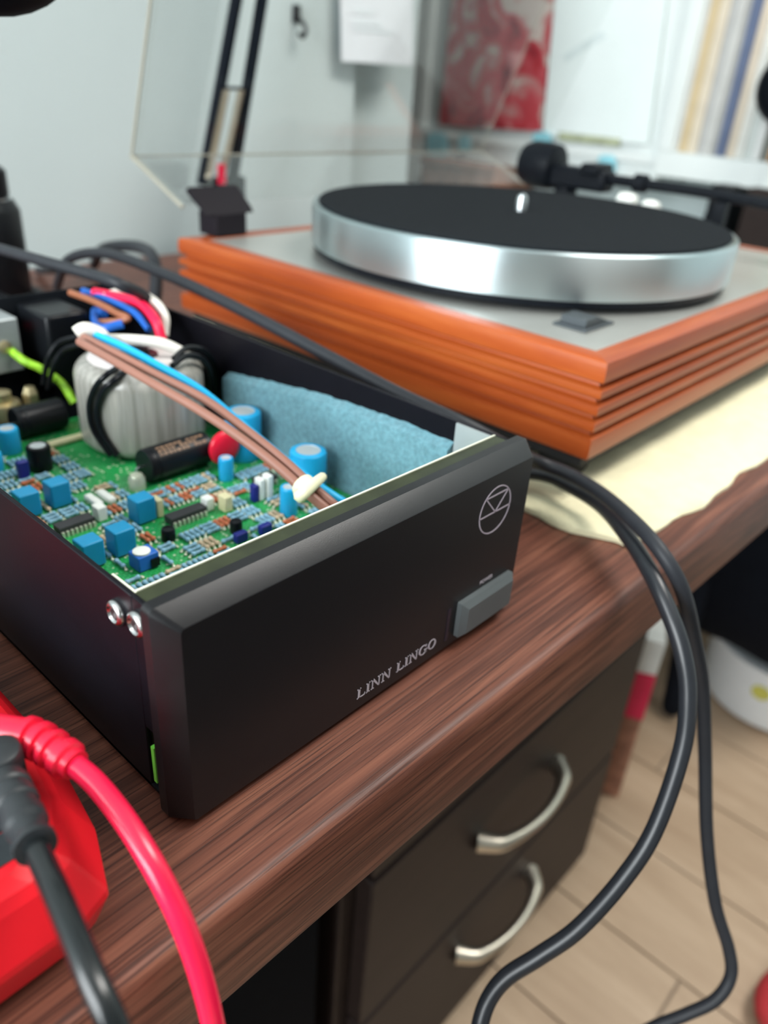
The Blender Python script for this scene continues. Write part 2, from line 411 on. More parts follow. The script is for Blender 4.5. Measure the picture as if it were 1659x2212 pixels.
bm = nb(); prism(bm, [dk(-0.75, y, z) for y, z in prof], Vector(dk(1.62, 0, 0)))
part('desktop', bm, 'desk_wood', desk, smooth=True, auto=25)
part('side_panel', dkbox(-0.74, -0.715, 0.03, 0.72, FZ + 0.005, -t - 0.0005), 'under_black', desk)
part('side_panel', dkbox(0.835, 0.86, 0.30, 0.72, FZ + 0.005, -t - 0.0005), 'under_black', desk)
part('back_panel', dkbox(-0.71, 0.83, 0.69, 0.71, FZ + 0.25, -t - 0.0005), 'under_black', desk)

# drawer pedestal under the desk
ped = tag(empty('drawer_unit', (0.42, 0.34, FZ)), 'dark brown drawer unit with curved metal handles under the desk', 'drawer unit')
PX0, PX1, PY = 0.190, 0.668, 0.104
part('carcass', bx(PX0, PX1, PY, 0.62, FZ, -0.05), 'drawer_brown', ped, bevel=0.002)
bar_z = [(-0.705, -0.512), (-0.506, -0.315), (-0.309, -0.118)]
for z0, z1 in bar_z:
    d = part('drawer_front', bx(PX0 + 0.014, PX1 - 0.004, PY - 0.018, PY - 0.001, z0, z1), 'drawer_brown', ped, bevel=0.002)
    hc = {-0.512: -0.572, -0.315: -0.398, -0.118: -0.212}[z1]
    h = nb(); pts = []
    x0, x1, y = 0.352, 0.488, PY - 0.018
    for k in range(13):
        s = k / 12; q = math.sin(math.pi * s)
        pts.append((x0 + (x1 - x0) * s, y - 0.028 * q ** 0.45, hc))
    tube(h, pts, lambda s: 0.0055 + 0.0050 * abs(2 * s - 1) ** 3, seg=12, n=4)
    part('handle', h, 'nickel', d, smooth=True, auto=60)
tag(obj('computer_tower', bx(-0.07, 0.165, 0.10, 0.58, FZ + 0.004, -0.085), 'under_black', bevel=0.004), 'plain black tower box standing under the desk left of the drawers', 'computer')

# ------------------------------------------------------------------ towel under the turntable
bm = nb(); nx, ny = 60, 44; top = []; bot = []
for j in range(ny + 1):
    ra, rb = [], []
    for i in range(nx + 1):
        s, q = i / nx, j / ny
        # left edge a little ragged, front edge along the desk edge
        xl = 0.256 + 0.005 * math.sin(q * 23) + 0.004 * math.sin(q * 51 + 1) + (0.010 * (1 - min(1, q * 12)))
        yf = -0.0165 - 0.0205 * s + 0.0022 * math.sin(s * 31) + 0.0012 * math.sin(s * 83)
        x = xl + (0.845 - xl) * s; y = yf + (0.46 - yf) * q
        z = 0.0045 + 0.0012 * math.sin(x * 70 + 3 * math.sin(y * 40)) * math.sin(y * 95)
        inside = x > 0.285 and y > 0.025
        if inside: z = min(z, 0.0048)
        edge = min(s * 26, q * 20, 1.0)
        if not inside: z += 0.006 * math.exp(-((x - 0.262) / 0.009) ** 2) * (0.6 + 0.4 * math.sin(y * 60))
        ra.append(bm.verts.new((x, y, z * (0.35 + 0.65 * min(1, edge)) + 0.0006))); rb.append(bm.verts.new((x, y, 0.0004)))
    top.append(ra); bot.append(rb)
for j in range(ny):
    for i in range(nx):
        bm.faces.new((top[j][i], top[j][i+1], top[j+1][i+1], top[j+1][i])); bm.faces.new((bot[j][i], bot[j+1][i], bot[j+1][i+1], bot[j][i+1]))
for i in range(nx):
    bm.faces.new((bot[0][i], bot[0][i+1], top[0][i+1], top[0][i])); bm.faces.new((top[ny][i], top[ny][i+1], bot[ny][i+1], bot[ny][i]))
for j in range(ny):
    bm.faces.new((top[j][0], top[j+1][0], bot[j+1][0], bot[j][0])); bm.faces.new((bot[j][nx], bot[j+1][nx], top[j+1][nx], top[j][nx]))
tag(obj('towel', bm, 'towel', smooth=True, auto=80), 'pale yellow cloth spread on the desk under the turntable', 'towel')

# ------------------------------------------------------------------ turntable
TX, TY = 0.2913, 0.0303; TW, TD = 0.4876, 0.390; TB, TT = 0.028, 0.0850
tt = tag(empty('turntable', (TX + TW / 2, TY + TD / 2, 0.006)), 'turntable with fluted orange-brown wooden plinth and silver platter on the cloth', 'turntable')
# fluted plinth: profile (outward offset, z)
H = TT - TB
def flute():
    pts = [(-0.016, 0.0), (-0.0012, 0.0), (-0.0002, 0.0012)]
    bands = [0.0, 0.26, 0.43, 0.60, 0.76, 1.0]
    for a, b in zip(bands[:-1], bands[1:]):
        za, zb = a * H, b * H; g = 0.0018
        pts += [(-0.0002, za + g * 1.5), (0.0, za + g * 2.4), (0.0, zb - g * 2.4), (-0.0003, zb - g * 1.2)]
        if b < 1.0: pts += [(-0.0044, zb - g * 0.35), (-0.0047, zb + g * 0.35)]
    pts += [(-0.0007, H - 0.0003), (-0.0013, H), (-0.016, H)]
    return pts
FL = flute()
def plinth_side(name, c0, c1, n0, mat):
    """mitred board between two corners, n0 outward normal"""
    c0, c1, n0 = Vector((*c0, TB)), Vector((*c1, TB)), Vector((*n0, 0)); d = (c1 - c0).normalized(); L = (c1 - c0).length
    bm = nb(); ends = []
    for c, s in ((c0, 1), (c1, -1)):
        ends.append([bm.verts.new(c + n0 * o - d * s * o + Vector((0, 0, z))) for o, z in FL])
    n = len(FL)
    bm.faces.new(ends[0]); bm.faces.new(ends[1][::-1])
    for k in range(n): bm.faces.new((ends[0][k], ends[1][k], ends[1][(k+1) % n], ends[0][(k+1) % n]))
    return part(name, bm, mat, tt, smooth=True, auto=50)
plinth_side('plinth_board', (TX, TY), (TX + TW, TY), (0, -1), 'plinth_wood')
plinth_side('plinth_board', (TX + TW, TY), (TX + TW, TY + TD), (1, 0), 'plinth_wood_side')
plinth_side('plinth_board', (TX + TW, TY + TD), (TX, TY + TD), (0, 1), 'plinth_wood')
plinth_side('plinth_board', (TX, TY + TD), (TX, TY), (-1, 0), 'plinth_wood_side')
part('top_plate', bx(TX + 0.0162, TX + TW - 0.0162, TY + 0.0162, TY + TD - 0.0162, TT - 0.004, TT - 0.0006), 'top_plate', tt)
part('base_board', bx(TX + 0.007, TX + TW - 0.007, TY + 0.007, TY + TD - 0.007, TB - 0.008, TB - 0.0002), 'baseboard', tt)
for sx in (0.03, TW - 0.03):
    for sy in (0.03, TD - 0.03):
        part('foot', lathe(nb(), (TX + sx, TY + sy, 0), [(0.014, 0.0058), (0.0155, 0.009), (0.0155, TB - 0.0082)], seg=20), 'baseboard', tt, smooth=True)
PC = (0.4810, 0.2199); PR = 0.1671; PZ = 0.1215
part('platter_gap_shade', lathe(nb(), (*PC, 0), [(0.09, 0.0878), (PR - 0.002, 0.0878), (PR - 0.0012, 0.0924), (0.09, 0.0924)], seg=96), 'arm_black', tt, smooth=True, auto=40)  # black disc stands in for the shade in the gap below the platter
part('inner_platter', lathe(nb(), (*PC, 0), [(0.085, TT - 0.0005), (0.085, 0.094)], seg=48), 'arm_black', tt, smooth=True)
part('platter', lathe(nb(), (*PC, 0), [(0.02, 0.0925), (PR - 0.0010, 0.0925), (PR - 0.0003, 0.0928), (PR, 0.0936), (PR, PZ - 0.0016), (PR - 0.0004, PZ - 0.0006), (PR - 0.0012, PZ - 0.0001), (PR - 0.0025, PZ), (0.02, PZ)], seg=160), 'platter_metal', tt, smooth=True, auto=40)
part('felt_mat', lathe(nb(), (*PC, 0), [(0.004, PZ + 0.0002), (PR - 0.0058, PZ + 0.0002), (PR - 0.005, PZ + 0.001), (PR - 0.0056, PZ + 0.0022), (0.004, PZ + 0.0022)], seg=128), 'mat_felt', tt, smooth=True)
part('spindle', lathe(nb(), (*PC, 0), [(0.0046, PZ + 0.0002), (0.0046, PZ + 0.010), (0.0038, PZ + 0.0135), (0.001, PZ + 0.015)], seg=16), 'steel', tt, smooth=True)
# rocker switch set into the top plate near the front-left corner
sw = part('switch_bezel', bx(0.3360, 0.3710, 0.0690, 0.0925, TT - 0.0006, TT + 0.0010), 'switch_grey', tt, bevel=0.0006)
bm = nb(); prism(bm, [(0.3400, 0.0720, TT + 0.001), (0.3670, 0.0720, TT + 0.001), (0.3670, 0.0720, TT + 0.0018), (0.354, 0.0720, TT + 0.0062), (0.3400, 0.0720, TT + 0.0058)], (0, 0.0175, 0))
part('rocker', bm, 'switch_grey', sw, bevel=0.0005)
# hinge at the rear left and a small clip
hy = TY + TD
bm = nb(); box(bm, 0.318, 0.350, hy - 0.016, hy + 0.008, TT + 0.0004, TT + 0.0190)
hg = part('hinge', bm, 'hinge_black', tt, bevel=0.0015)
bm = nb(); prism(bm, [(0.308, hy - 0.0160, TT + 0.0175), (0.308, hy - 0.0120, TT + 0.0225), (0.308, hy + 0.0070, TT + 0.0372), (0.308, hy + 0.0110, TT + 0.0330)], (0.050, 0, 0))
part('hinge_plate', bm, 'hinge_black', hg, bevel=0.001)
bm = nb(); tube(bm, [(0.520, hy - 0.006, TT), (0.522, hy - 0.006, TT + 0.010), (0.530, hy - 0.006, TT + 0.0155), (0.545, hy - 0.006, TT + 0.0155), (0.553, hy - 0.006, TT + 0.010), (0.555, hy - 0.006, TT)], 0.003, seg=8)
part('lid_clip', bm, 'hinge_black', tt, smooth=True)
# clear dust cover, opened on its hinge
LX0, LX1 = 0.2955, 0.7905
d_up = Vector((0, -0.043, 0.107)).normalized(); d_in = Vector((0, -d_up.z, d_up.y)).normalized()
B0 = Vector((0, 0.489, 0.1385))
def LP(x, u, w): q = B0 + d_up * u + d_in * w; return Vector((x, q.y, q.z))
LH, LDp, TH = 0.385, 0.076, 0.003
lid = part('dust_cover', prism(nb(), [LP(LX0, 0, 0), LP(LX1, 0, 0), LP(LX1, LH, 0), LP(LX0, LH, 0)], d_in * TH), 'acrylic', tt)
for x in (LX0, LX1 - TH):
    part('cover_side', prism(nb(), [LP(x, 0, TH), LP(x, LH, TH), LP(x, LH, LDp), LP(x, 0.002, LDp)], (TH, 0, 0)), 'acrylic', lid)
    part('cover_edge', tube(nb(), [LP(x + TH/2, 0.0, 0.0), LP(x + TH/2, LH, 0.0)], 0.0014 if x < 0.5 else 0.0005, seg=6, raw=True), 'acrylic_edge', lid)
    part('cover_edge', tube(nb(), [LP(x + TH/2, 0.0, 0.0), LP(x + TH/2, -0.002, LDp)], 0.0016 if x < 0.5 else 0.0009, seg=6, raw=True), 'acrylic_edge', lid)
part('cover_base', prism(nb(), [LP(LX0, 0, TH), LP(LX1, 0, TH), LP(LX1, 0, LDp), LP(LX0, 0, LDp)], d_up * TH), 'acrylic', lid)
part('cover_edge', tube(nb(), [LP(LX0, 0, 0), LP(LX1, 0, 0)], 0.0009, seg=6, raw=True), 'acrylic_edge', lid)
# tonearm along the right-hand side
AX = 0.716
part('arm_board', bx(AX - 0.036, AX + 0.030, 0.212, 0.352, TT - 0.0006, TT + 0.010), 'arm_black', tt, bevel=0.001)
arm = part('arm_pillar', lathe(nb(), (AX, 0.318, 0), [(0.020, TT + 0.010), (0.020, TT + 0.018), (0.012, TT + 0.020), (0.012, 0.121)], seg=28), 'arm_black', tt, smooth=True)
part('arm_bearing', bx(AX - 0.013, AX + 0.013, 0.268, 0.338, 0.1205, 0.1420), 'arm_black', arm, bevel=0.004)
part('arm_yoke', bx(AX - 0.018, AX + 0.018, 0.275, 0.296, 0.136, 0.1475), 'arm_black', arm, bevel=0.003)
part('counterweight', lathe(nb(), (AX, 0, 0.1385), [(0.010, 0.330), (0.022, 0.333), (0.0235, 0.342), (0.0235, 0.362), (0.020, 0.372), (0.008, 0.376)], seg=32, axis='y'), 'arm_black', arm, smooth=True, auto=50)
part('arm_tube', tube(nb(), [(AX, 0.335, 0.1335), (AX, 0.24, 0.1340), (AX, 0.16, 0.1340), (AX - 0.004, 0.085, 0.1315)], 0.0052, seg=16), 'arm_black', arm, smooth=True, auto=60)
part('arm_collar', lathe(nb(), (AX, 0, 0.1342), [(0.0055, 0.226), (0.0088, 0.228), (0.0088, 0.240), (0.0055, 0.242)], seg=20, axis='y'), 'arm_black', arm, smooth=True)
part('headshell', bx(AX - 0.014, AX + 0.006, 0.058, 0.088, 0.127, 0.131), 'arm_black', arm, bevel=0.001)
part('lift_knob', lathe(nb(), (AX - 0.018, 0.236, 0.1165), [(0.001, -0.010), (0.0085, -0.008), (0.0095, 0.0), (0.0085, 0.008), (0.001, 0.010)], seg=20, axis='y'), 'comp_white', arm, smooth=True, auto=60)
part('lift_knob', lathe(nb(), (AX - 0.018, 0.210, 0.1135), [(0.001, -0.009), (0.008, -0.007), (0.0092, 0.0), (0.008, 0.007), (0.001, 0.009)], seg=20, axis='y'), 'comp_white', arm, smooth=True, auto=60)
part('lift_arm', bx(AX - 0.022, AX - 0.006, 0.205, 0.300, 0.099, 0.107), 'arm_black', arm, bevel=0.002)
part('arm_rest', bx(AX - 0.006, AX + 0.006, 0.142, 0.154, TT - 0.0006, 0.1285), 'arm_black', tt, bevel=0.001)

# ------------------------------------------------------------------ black power-supply unit, lid off
LW, LHt = 0.1805, 0.0817; C = 0.0046; CD = 0.0073; LDEP = 0.340
unit = tag(empty('power_supply_unit', (LW / 2, LDEP / 2, 0)), 'opened black metal audio unit with its circuit board and transformer exposed', 'audio unit')
# front panel: bevelled slab lofted between back rectangle and inner front rectangle
def rrect(x0, x1, z0, z1, y, r, n=5):
    out = []
    for cx, cz, a0 in ((x1 - r, z1 - r, 0), (x0 + r, z1 - r, 90), (x0 + r, z0 + r, 180), (x1 - r, z0 + r, 270)):
        for k in range(n): a = R(a0 + 90 * k / (n - 1)); out.append((cx + r * math.cos(a), y, cz + r * math.sin(a)))
    return out
fp = loft(nb(), [rrect(0, LW, 0.0008, LHt, 0.0112, 0.0022), rrect(0, LW, 0.0008, LHt, CD, 0.0022),
                 rrect(C, LW - C, 0.0024, LHt - C, 0.0002, 0.0016), rrect(C + 0.0003, LW - C - 0.0003, 0.0027, LHt - C - 0.0003, 0.0, 0.0014)])
panel = part('front_panel', fp, 'black_panel', unit, smooth=True, auto=28)
def ring2d(cx, cz, ro, ri, y, d, n=48, sx=1.0):
    bm = nb(); A = []
    for rad, yy in ((ro, y), (ri, y), (ri, y + d), (ro, y + d)):
        A.append([bm.verts.new((cx + rad * sx * math.cos(2*math.pi*k/n), yy, cz + rad * math.sin(2*math.pi*k/n))) for k in range(n)])
    for a in range(4):
        for k in range(n): bm.faces.new((A[a][k], A[a][(k+1) % n], A[(a+1) % 4][(k+1) % n], A[(a+1) % 4][k]))
    return bm
def stroke(bm, a, b, w, y, d):
    a, b = Vector((a[0], 0, a[1])), Vector((b[0], 0, b[1])); t = (b - a).normalized(); nrm = Vector((-t.z, 0, t.x)) * (w / 2)
    prism(bm, [p + Vector((0, y, 0)) for p in (a - nrm, b - nrm, b + nrm, a + nrm)], (0, d, 0))
YF, TH_ = -0.00018, 0.00020
em = ring2d(0.1521, 0.0604, 0.0107, 0.01015, YF, TH_)
stroke(em, (0.1416, 0.0594), (0.1627, 0.0594), 0.00055, YF, TH_)
for a, b in (((0.1447, 0.0674), (0.1597, 0.0674)), ((0.1447, 0.0674), (0.1522, 0.0594)), ((0.1597, 0.0674), (0.1522, 0.0594))): stroke(em, a, b, 0.00055, YF, TH_)
part('emblem', em, 'logo_silver', panel)
# serif lettering, one mesh per letter
def letter(ch, x, z, h):
    """x left, z baseline, h cap height; returns (bmesh, advance)"""
    bm = nb(); T, t_, s = 0.20 * h, 0.085 * h, 0.07 * h
    def quad(*p): prism(bm, [(x + a * h, YF, z + b * h) for a, b in p], (0, TH_, 0))
    def stem(cx, w): quad((cx - w/2, 0), (cx + w/2, 0), (cx + w/2, 1), (cx - w/2, 1))
    def serif(cx, zz, w): quad((cx - w/2, zz), (cx + w/2, zz), (cx + w/2, zz + 0.06), (cx - w/2, zz + 0.06))
    if ch == 'L':
        stem(0.17, 0.17); serif(0.17, 0, 0.34); serif(0.17, 0.94, 0.34); quad((0.2, 0), (0.72, 0), (0.72, 0.08), (0.2, 0.08)); quad((0.66, 0), (0.72, 0), (0.74, 0.27), (0.71, 0.27)); adv = 0.84
    elif ch == 'I':
        stem(0.17, 0.17); serif(0.17, 0, 0.34); serif(0.17, 0.94, 0.34); adv = 0.46
    elif ch == 'N':
        stem(0.14, 0.08); stem(0.78, 0.08); serif(0.14, 0, 0.28); serif(0.10, 0.94, 0.24); serif(0.78, 0.94, 0.28)
        quad((0.06, 1.0), (0.28, 1.0), (0.82, 0.0), (0.70, 0.0)); adv = 1.02
    else:
        n = 36; cx, cz = 0.45, 0.5
        a0, a1 = (0, 360) if ch == 'O' else (38, 338)
        A, Bv = [], []
        for k in range(n + 1):
            a = R(a0 + (a1 - a0) * k / n)
            A.append((cx + 0.44 * math.cos(a), cz + 0.52 * math.sin(a))); Bv.append((cx + 0.28 * math.cos(a), cz + 0.45 * math.sin(a)))
        for k in range(n): quad(A[k], A[k+1], Bv[k+1], Bv[k])
        if ch == 'G':
            quad((0.70, 0.06), (0.86, 0.10), (0.86, 0.44), (0.70, 0.44)); serif(0.76, 0.40, 0.34); quad((0.76, 0.70), (0.80, 0.70), (0.82, 0.96), (0.78, 0.96))
        adv = 1.0
    return bm, adv * h
x = 0.0765; hh = 0.00455
total = sum({'L': .84, 'I': .46, 'N': 1.02, ' ': .5, 'G': 1.0, 'O': .9}[c] for c in 'LINN LINGO') * hh
k_ = (0.1224 - 0.0765) / total
for ch in 'LINN LINGO':
    if ch == ' ': x += 0.5 * hh * k_; continue
    bm, adv = letter(ch, 0.0, 0.0, hh)
    for v in bm.verts: v.co.x = v.co.x * k_ + x; v.co.z = v.co.z + 0.00735
    part('letter', bm, 'print_silver', panel); x += adv * k_
def text_mesh(name, body, size, loc, rot, mat, parent):
    cu = bpy.data.curves.new(name, 'FONT'); cu.body = body; cu.size = size; cu.extrude = 0.00005; cu.align_x = 'LEFT'
    o = bpy.data.objects.new(name, cu); col.objects.link(o)
    dg = bpy.context.evaluated_depsgraph_get(); me = bpy.data.meshes.new_from_object(o.evaluated_get(dg)); bpy.data.objects.remove(o)
    me.transform(Matrix.Translation(loc) @ rot.to_matrix().to_4x4()); me.materials.clear()
    return link(name, me, mat, parent)
from mathutils import Euler
text_mesh('power_lettering', 'POWER', 0.0026, (0.1490, -0.00012, 0.0252), Euler((R(90), 0, 0)), 'print_silver', panel)
# power button and the slot beside it
b0 = loft(nb(), [rrect(0.1345, 0.1712, 0.0060, 0.0232, 0.0005, 0.0006, 3), rrect(0.1345, 0.1712, 0.0060, 0.0232, -0.0022, 0.0006, 3),
                 rrect(0.1373, 0.1692, 0.0080, 0.0205, -0.0042, 0.0005, 3)])
part('power_button', b0, 'button_grey', panel, smooth=True, auto=25)
part('indicator_slot', bx(0.1283, 0.1303, -0.00015, 0.0006, 0.0062, 0.0226), 'slot_dark', panel)
# chassis walls, floor, rear
WT = 0.0016; WZ = 0.0790
xl, xr = 0.0024, LW - 0.0024
part('chassis_floor', bx(xl, xr, 0.0116, LDEP, 0.0035, 0.0050), 'black_inner', unit)
bm = bx(xl, xl + WT, 0.0198, LDEP, 0.0035, WZ); box(bm, xl, xl + WT, 0.0116, 0.0198, 0.0300, WZ)
part('chassis_wall', bm, 'black_paint', unit, bevel=0.0004)
part('chassis_wall', bx(xr - WT, xr, 0.0116, LDEP, 0.0035, WZ), 'black_paint', unit, bevel=0.0004)
part('rear_wall', bx(xl + WT, xr - WT, LDEP - WT, LDEP, 0.0035, WZ - 0.001), 'black_inner', unit)
for fx, fy in ((0.025, 0.03), (LW - 0.025, 0.03), (0.025, LDEP - 0.03), (LW - 0.025, LDEP - 0.03)):
    part('rubber_foot', lathe(nb(), (fx, fy, 0), [(0.007, 0.0), (0.008, 0.0006), (0.008, 0.0036)], seg=16), 'cap_black', unit)
# front bracket: flange strip with a bare metal rim that returns along both sides
br = part('front_bracket', bx(xl + WT, xr - WT, 0.0115, 0.0203, WZ - 0.0012, WZ - 0.0002), 'flange_metal', unit)
part('bracket_rim', bx(xl + WT + 0.0004, xr - WT, 0.0203, 0.0211, WZ - 0.0050, WZ + 0.0002), 'bare_edge', br)
part('bracket_rim', bx(xl + WT + 0.0001, xl + WT + 0.0009, 0.0203, 0.0330, WZ - 0.0050, WZ - 0.0003), 'bare_edge', br)
part('bracket_rim', bx(xr - WT - 0.0013, xr - WT - 0.0001, 0.0211, 0.0405, 0.050, WZ - 0.0006), 'steel_grey', br)
part('bracket_face', bx(xl + WT + 0.0004, xr - WT - 0.0014, 0.0205, 0.0209, 0.006, WZ - 0.0052), 'flange_metal', br)
part('board_edge', bx(0.0014, 0.0060, 0.0146, 0.0162, 0.0100, 0.0250), 'pcb_edge_lit', unit)
# socket-head screws on the left wall
for sy, sz in ((0.0278, 0.0690), (0.0165, 0.0712)):
    s_ = part('screw', lathe(nb(), (xl - 0.0001, sy, sz), [(0.0001, 0.0002), (0.0041, 0.0002), (0.0043, -0.0006), (0.0040, -0.0015), (0.0033, -0.0020), (0.0027, -0.0021), (0.0022, -0.0014), (0.0001, -0.0013)], seg=28, axis='x'), 'screw_steel', unit, smooth=True, auto=40)
    part('screw_socket', lathe(nb(), (xl - 0.0001, sy, sz), [(0.0001, -0.0013), (0.0023, -0.00135), (0.0018, -0.0016), (0.0001, -0.0015)], seg=6, axis='x'), 'screw_dark', s_)
# blue acoustic felt on the right wall; top edge slopes and is slightly ragged
bm = nb(); n = 60; A = [[], [], [], []]
for k in range(n + 1):
    y = 0.0412 + (0.205 - 0.0412) * k / n
    zt = 0.0688 - 0.0 * k + (-0.0075 * max(0, (y - 0.075) / 0.13) - 0.006 * max(0, (y - 0.12) / 0.085) ** 1.4) + random.uniform(-0.0004, 0.0004)
    xi = xr - WT
    for L_, p in zip(A, ((xi - 0.0002, y, 0.0068), (xi - 0.0045, y, 0.0068), (xi - 0.0043 + random.uniform(-.0004, .0004), y, zt - 0.003), (xi - 0.0002, y, zt))): L_.append(bm.verts.new(p))
for a in range(4):
    for k in range(n): bm.faces.new((A[a][k], A[a][k+1], A[(a+1) % 4][k+1], A[(a+1) % 4][k]))
bm.faces.new([L_[0] for L_ in A]); bm.faces.new([L_[-1] for L_ in A][::-1])
part('felt_lining', bm, 'foam_blue', unit, smooth=True, auto=30)
# ---- circuit board and what is soldered to it
BZ = 0.0200
pcb = part('circuit_board', bx(0.0062, 0.1715, 0.0225, 0.2750, BZ - 0.0016, BZ), 'pcb', unit)
foot = []   # occupied footprints (x0, x1, y0, y1)
def claim(x0, x1, y0, y1): foot.append((x0, x1, y0, y1))
def film_cap(x, y, w=0.0098, d=0.0090, h=0.0128):
    claim(x, x + w, y, y + d)
    part('film_capacitor', bx(x, x + w, y, y + d, BZ + 0.0006, BZ + h), 'cap_blue', pcb, bevel=0.0008, bseg=3)
film_cap(0.0376, 0.1774); film_cap(0.0527, 0.1781); film_cap(0.0741, 0.1397); film_cap(0.0524, 0.1216); film_cap(0.0375, 0.1212)
def can_cap(x, y, r, h, mat='cap_sleeve', top='cap_top', name='can_capacitor'):
    claim(x - r, x + r, y - r, y + r)
    bm = lathe(nb(), (x, y, BZ), [(r * 0.96, 0.0002), (r, 0.0008), (r, h - 0.0016), (r * 0.96, h - 0.0005), (r * 0.88, h), (r * 0.66, h), (r * 0.64, h - 0.0003), (0.0, h - 0.0003)], seg=32, m=[0, 0, 0, 0, 0, 1, 1])
    return part(name, bm, [mat, top], pcb, smooth=True, auto=35)
can_cap(0.1590, 0.1700, 0.0098, 0.0270); can_cap(0.1560, 0.1145, 0.0094, 0.0245)
can_cap(0.1345, 0.1045, 0.0043, 0.0150); can_cap(0.1345, 0.1535, 0.0038, 0.0125); can_cap(0.0665, 0.2520, 0.0056, 0.0140)
can_cap(0.0690, 0.2230, 0.0060, 0.0135, 'cap_black', 'cap_top'); can_cap(0.0505, 0.2360, 0.0050, 0.0100)
can_cap(0.0780, 0.1215, 0.0032, 0.0060, 'cap_black', 'cap_black'); can_cap(0.1050, 0.1075, 0.0030, 0.0060, 'cap_black', 'cap_black')
def slab(name, x, y, w, d, h, mat, bev=0.0006):
    claim(x, x + w, y, y + d)
    return part(name, bx(x, x + w, y, y + d, BZ + 0.0002, BZ + h), mat, pcb, bevel=bev)
slab('navy_capacitor', 0.0545, 0.2150, 0.0055, 0.0035, 0.0105, 'cap_navy'); slab('navy_capacitor', 0.1285, 0.1230, 0.0030, 0.0040, 0.0095, 'cap_navy')
slab('navy_capacitor', 0.0980, 0.0975, 0.0065, 0.0035, 0.0050, 'cap_navy'); slab('navy_capacitor', 0.1110, 0.0960, 0.0065, 0.0035, 0.0050, 'cap_navy')
slab('connector', 0.1320, 0.1225, 0.0030, 0.0050, 0.0120, 'comp_white'); slab('connector', 0.1360, 0.1215, 0.0034, 0.0050, 0.0130, 'comp_white')
slab('film_box', 0.1115, 0.1240, 0.0046, 0.0060, 0.0085, 'comp_cream'); slab('film_box', 0.1055, 0.1305, 0.0046, 0.0055, 0.0070, 'comp_white')
slab('film_box', 0.0850, 0.1405, 0.0034, 0.0065, 0.0095, 'comp_cream'); slab('film_box', 0.0625, 0.1545, 0.0048, 0.0060, 0.0075, 'comp_white')
slab('ceramic_resistor', 0.0680, 0.1660, 0.0042, 0.0125, 0.0035, 'comp_white', 0.001); slab('ceramic_resistor', 0.0745, 0.1660, 0.0042, 0.0125, 0.0035, 'comp_white', 0.001)
# square trimmer with a white dial
tr = slab('trimmer', 0.0535, 0.1060, 0.0098, 0.0085, 0.0075, 'trim_blue')
part('trimmer_dial', lathe(nb(), (0.0575, 0.1100, BZ + 0.0075), [(0.0037, 0.0), (0.0037, 0.0007), (0.003, 0.0010), (0.0, 0.0010)], seg=20), 'comp_white', pcb, smooth=True)
part('trimmer_screw', bx(0.0590, 0.0630, 0.1052, 0.1060, BZ + 0.001, BZ + 0.005), 'cap_black', pcb)
def chip(x, y, w, pins):
    d = 0.0064; claim(x - 0.001, x + w + 0.001, y - 0.002, y + d + 0.002)
    bm = bx(x, x + w, y, y + d, BZ + 0.0012, BZ + 0.0045)
    for k in range(pins):
        px = x + w * (k + 0.5) / pins
        for y0, y1 in ((y - 0.0012, y), (y + d, y + d + 0.0012)): box(bm, px - 0.0006, px + 0.0006, y0, y1, BZ, BZ + 0.0026, 1)
    part('chip', bm, ['chip_grey', 'solder'], pcb)
chip(0.0850, 0.1290, 0.0195, 8); chip(0.0435, 0.1535, 0.0170, 8); chip(0.1400, 0.1330, 0.0120, 4)
# axial electrolytics lying on the board
def axial(x0, x1, y, r, print_top):
    claim(x0 - 0.004, x1 + 0.003, y - r, y + r)
    z = BZ + r + 0.0004; L = x1 - x0
    o = part('axial_capacitor', lathe(nb(), (x0, y, z), [(r * 0.6, 0), (r * 0.94, 0), (r, 0.0008), (r, 0.004), (r * 0.95, 0.0046), (r, 0.0052), (r, L - 0.001), (r * 0.92, L), (r * 0.6, L)], seg=36, axis='x'), 'cap_black', pcb, smooth=True, auto=35)
    part('capacitor_lead', tube(nb(), [(x0 + 0.001, y, z), (x0 - 0.004, y, z), (x0 - 0.0052, y, z - 0.003), (x0 - 0.0052, y, BZ)], 0.0006, seg=6), 'steel', pcb)
    if print_top:
        bm = nb()
        for k in range(11):
            xx = x0 + 0.006 + k * (L - 0.009) / 11; hgt = r * 1.0015
            for a in (48, 62, 76):
                if random.random() < 0.8:
                    ca, sa = math.cos(R(a)), math.sin(R(a)); q = Vector((0, -ca, sa)); tn = Vector((0, sa, ca))
                    c = Vector((xx, y, z)) + q * hgt
                    prism(bm, [c - tn * 0.0008, c + Vector((0.002, 0, 0)) - tn * 0.0008, c + Vector((0.002, 0, 0)) + tn * 0.0008, c + tn * 0.0008], q * 0.0001)
        part('capacitor_print', bm, 'print_brown', pcb)
axial(0.1010, 0.1385, 0.1765, 0.0088, True); axial(0.0765, 0.1040, 0.2660, 0.0088, False)
lamp_bead = part('steel_can', lathe(nb(), (0.0945, 0.1735, BZ), [(0.0042, 0.0002), (0.0042, 0.006), (0.003, 0.0078), (0.0, 0.0082)], seg=20), 'solder', pcb, smooth=True)
claim(0.089, 0.1, 0.169, 0.178)
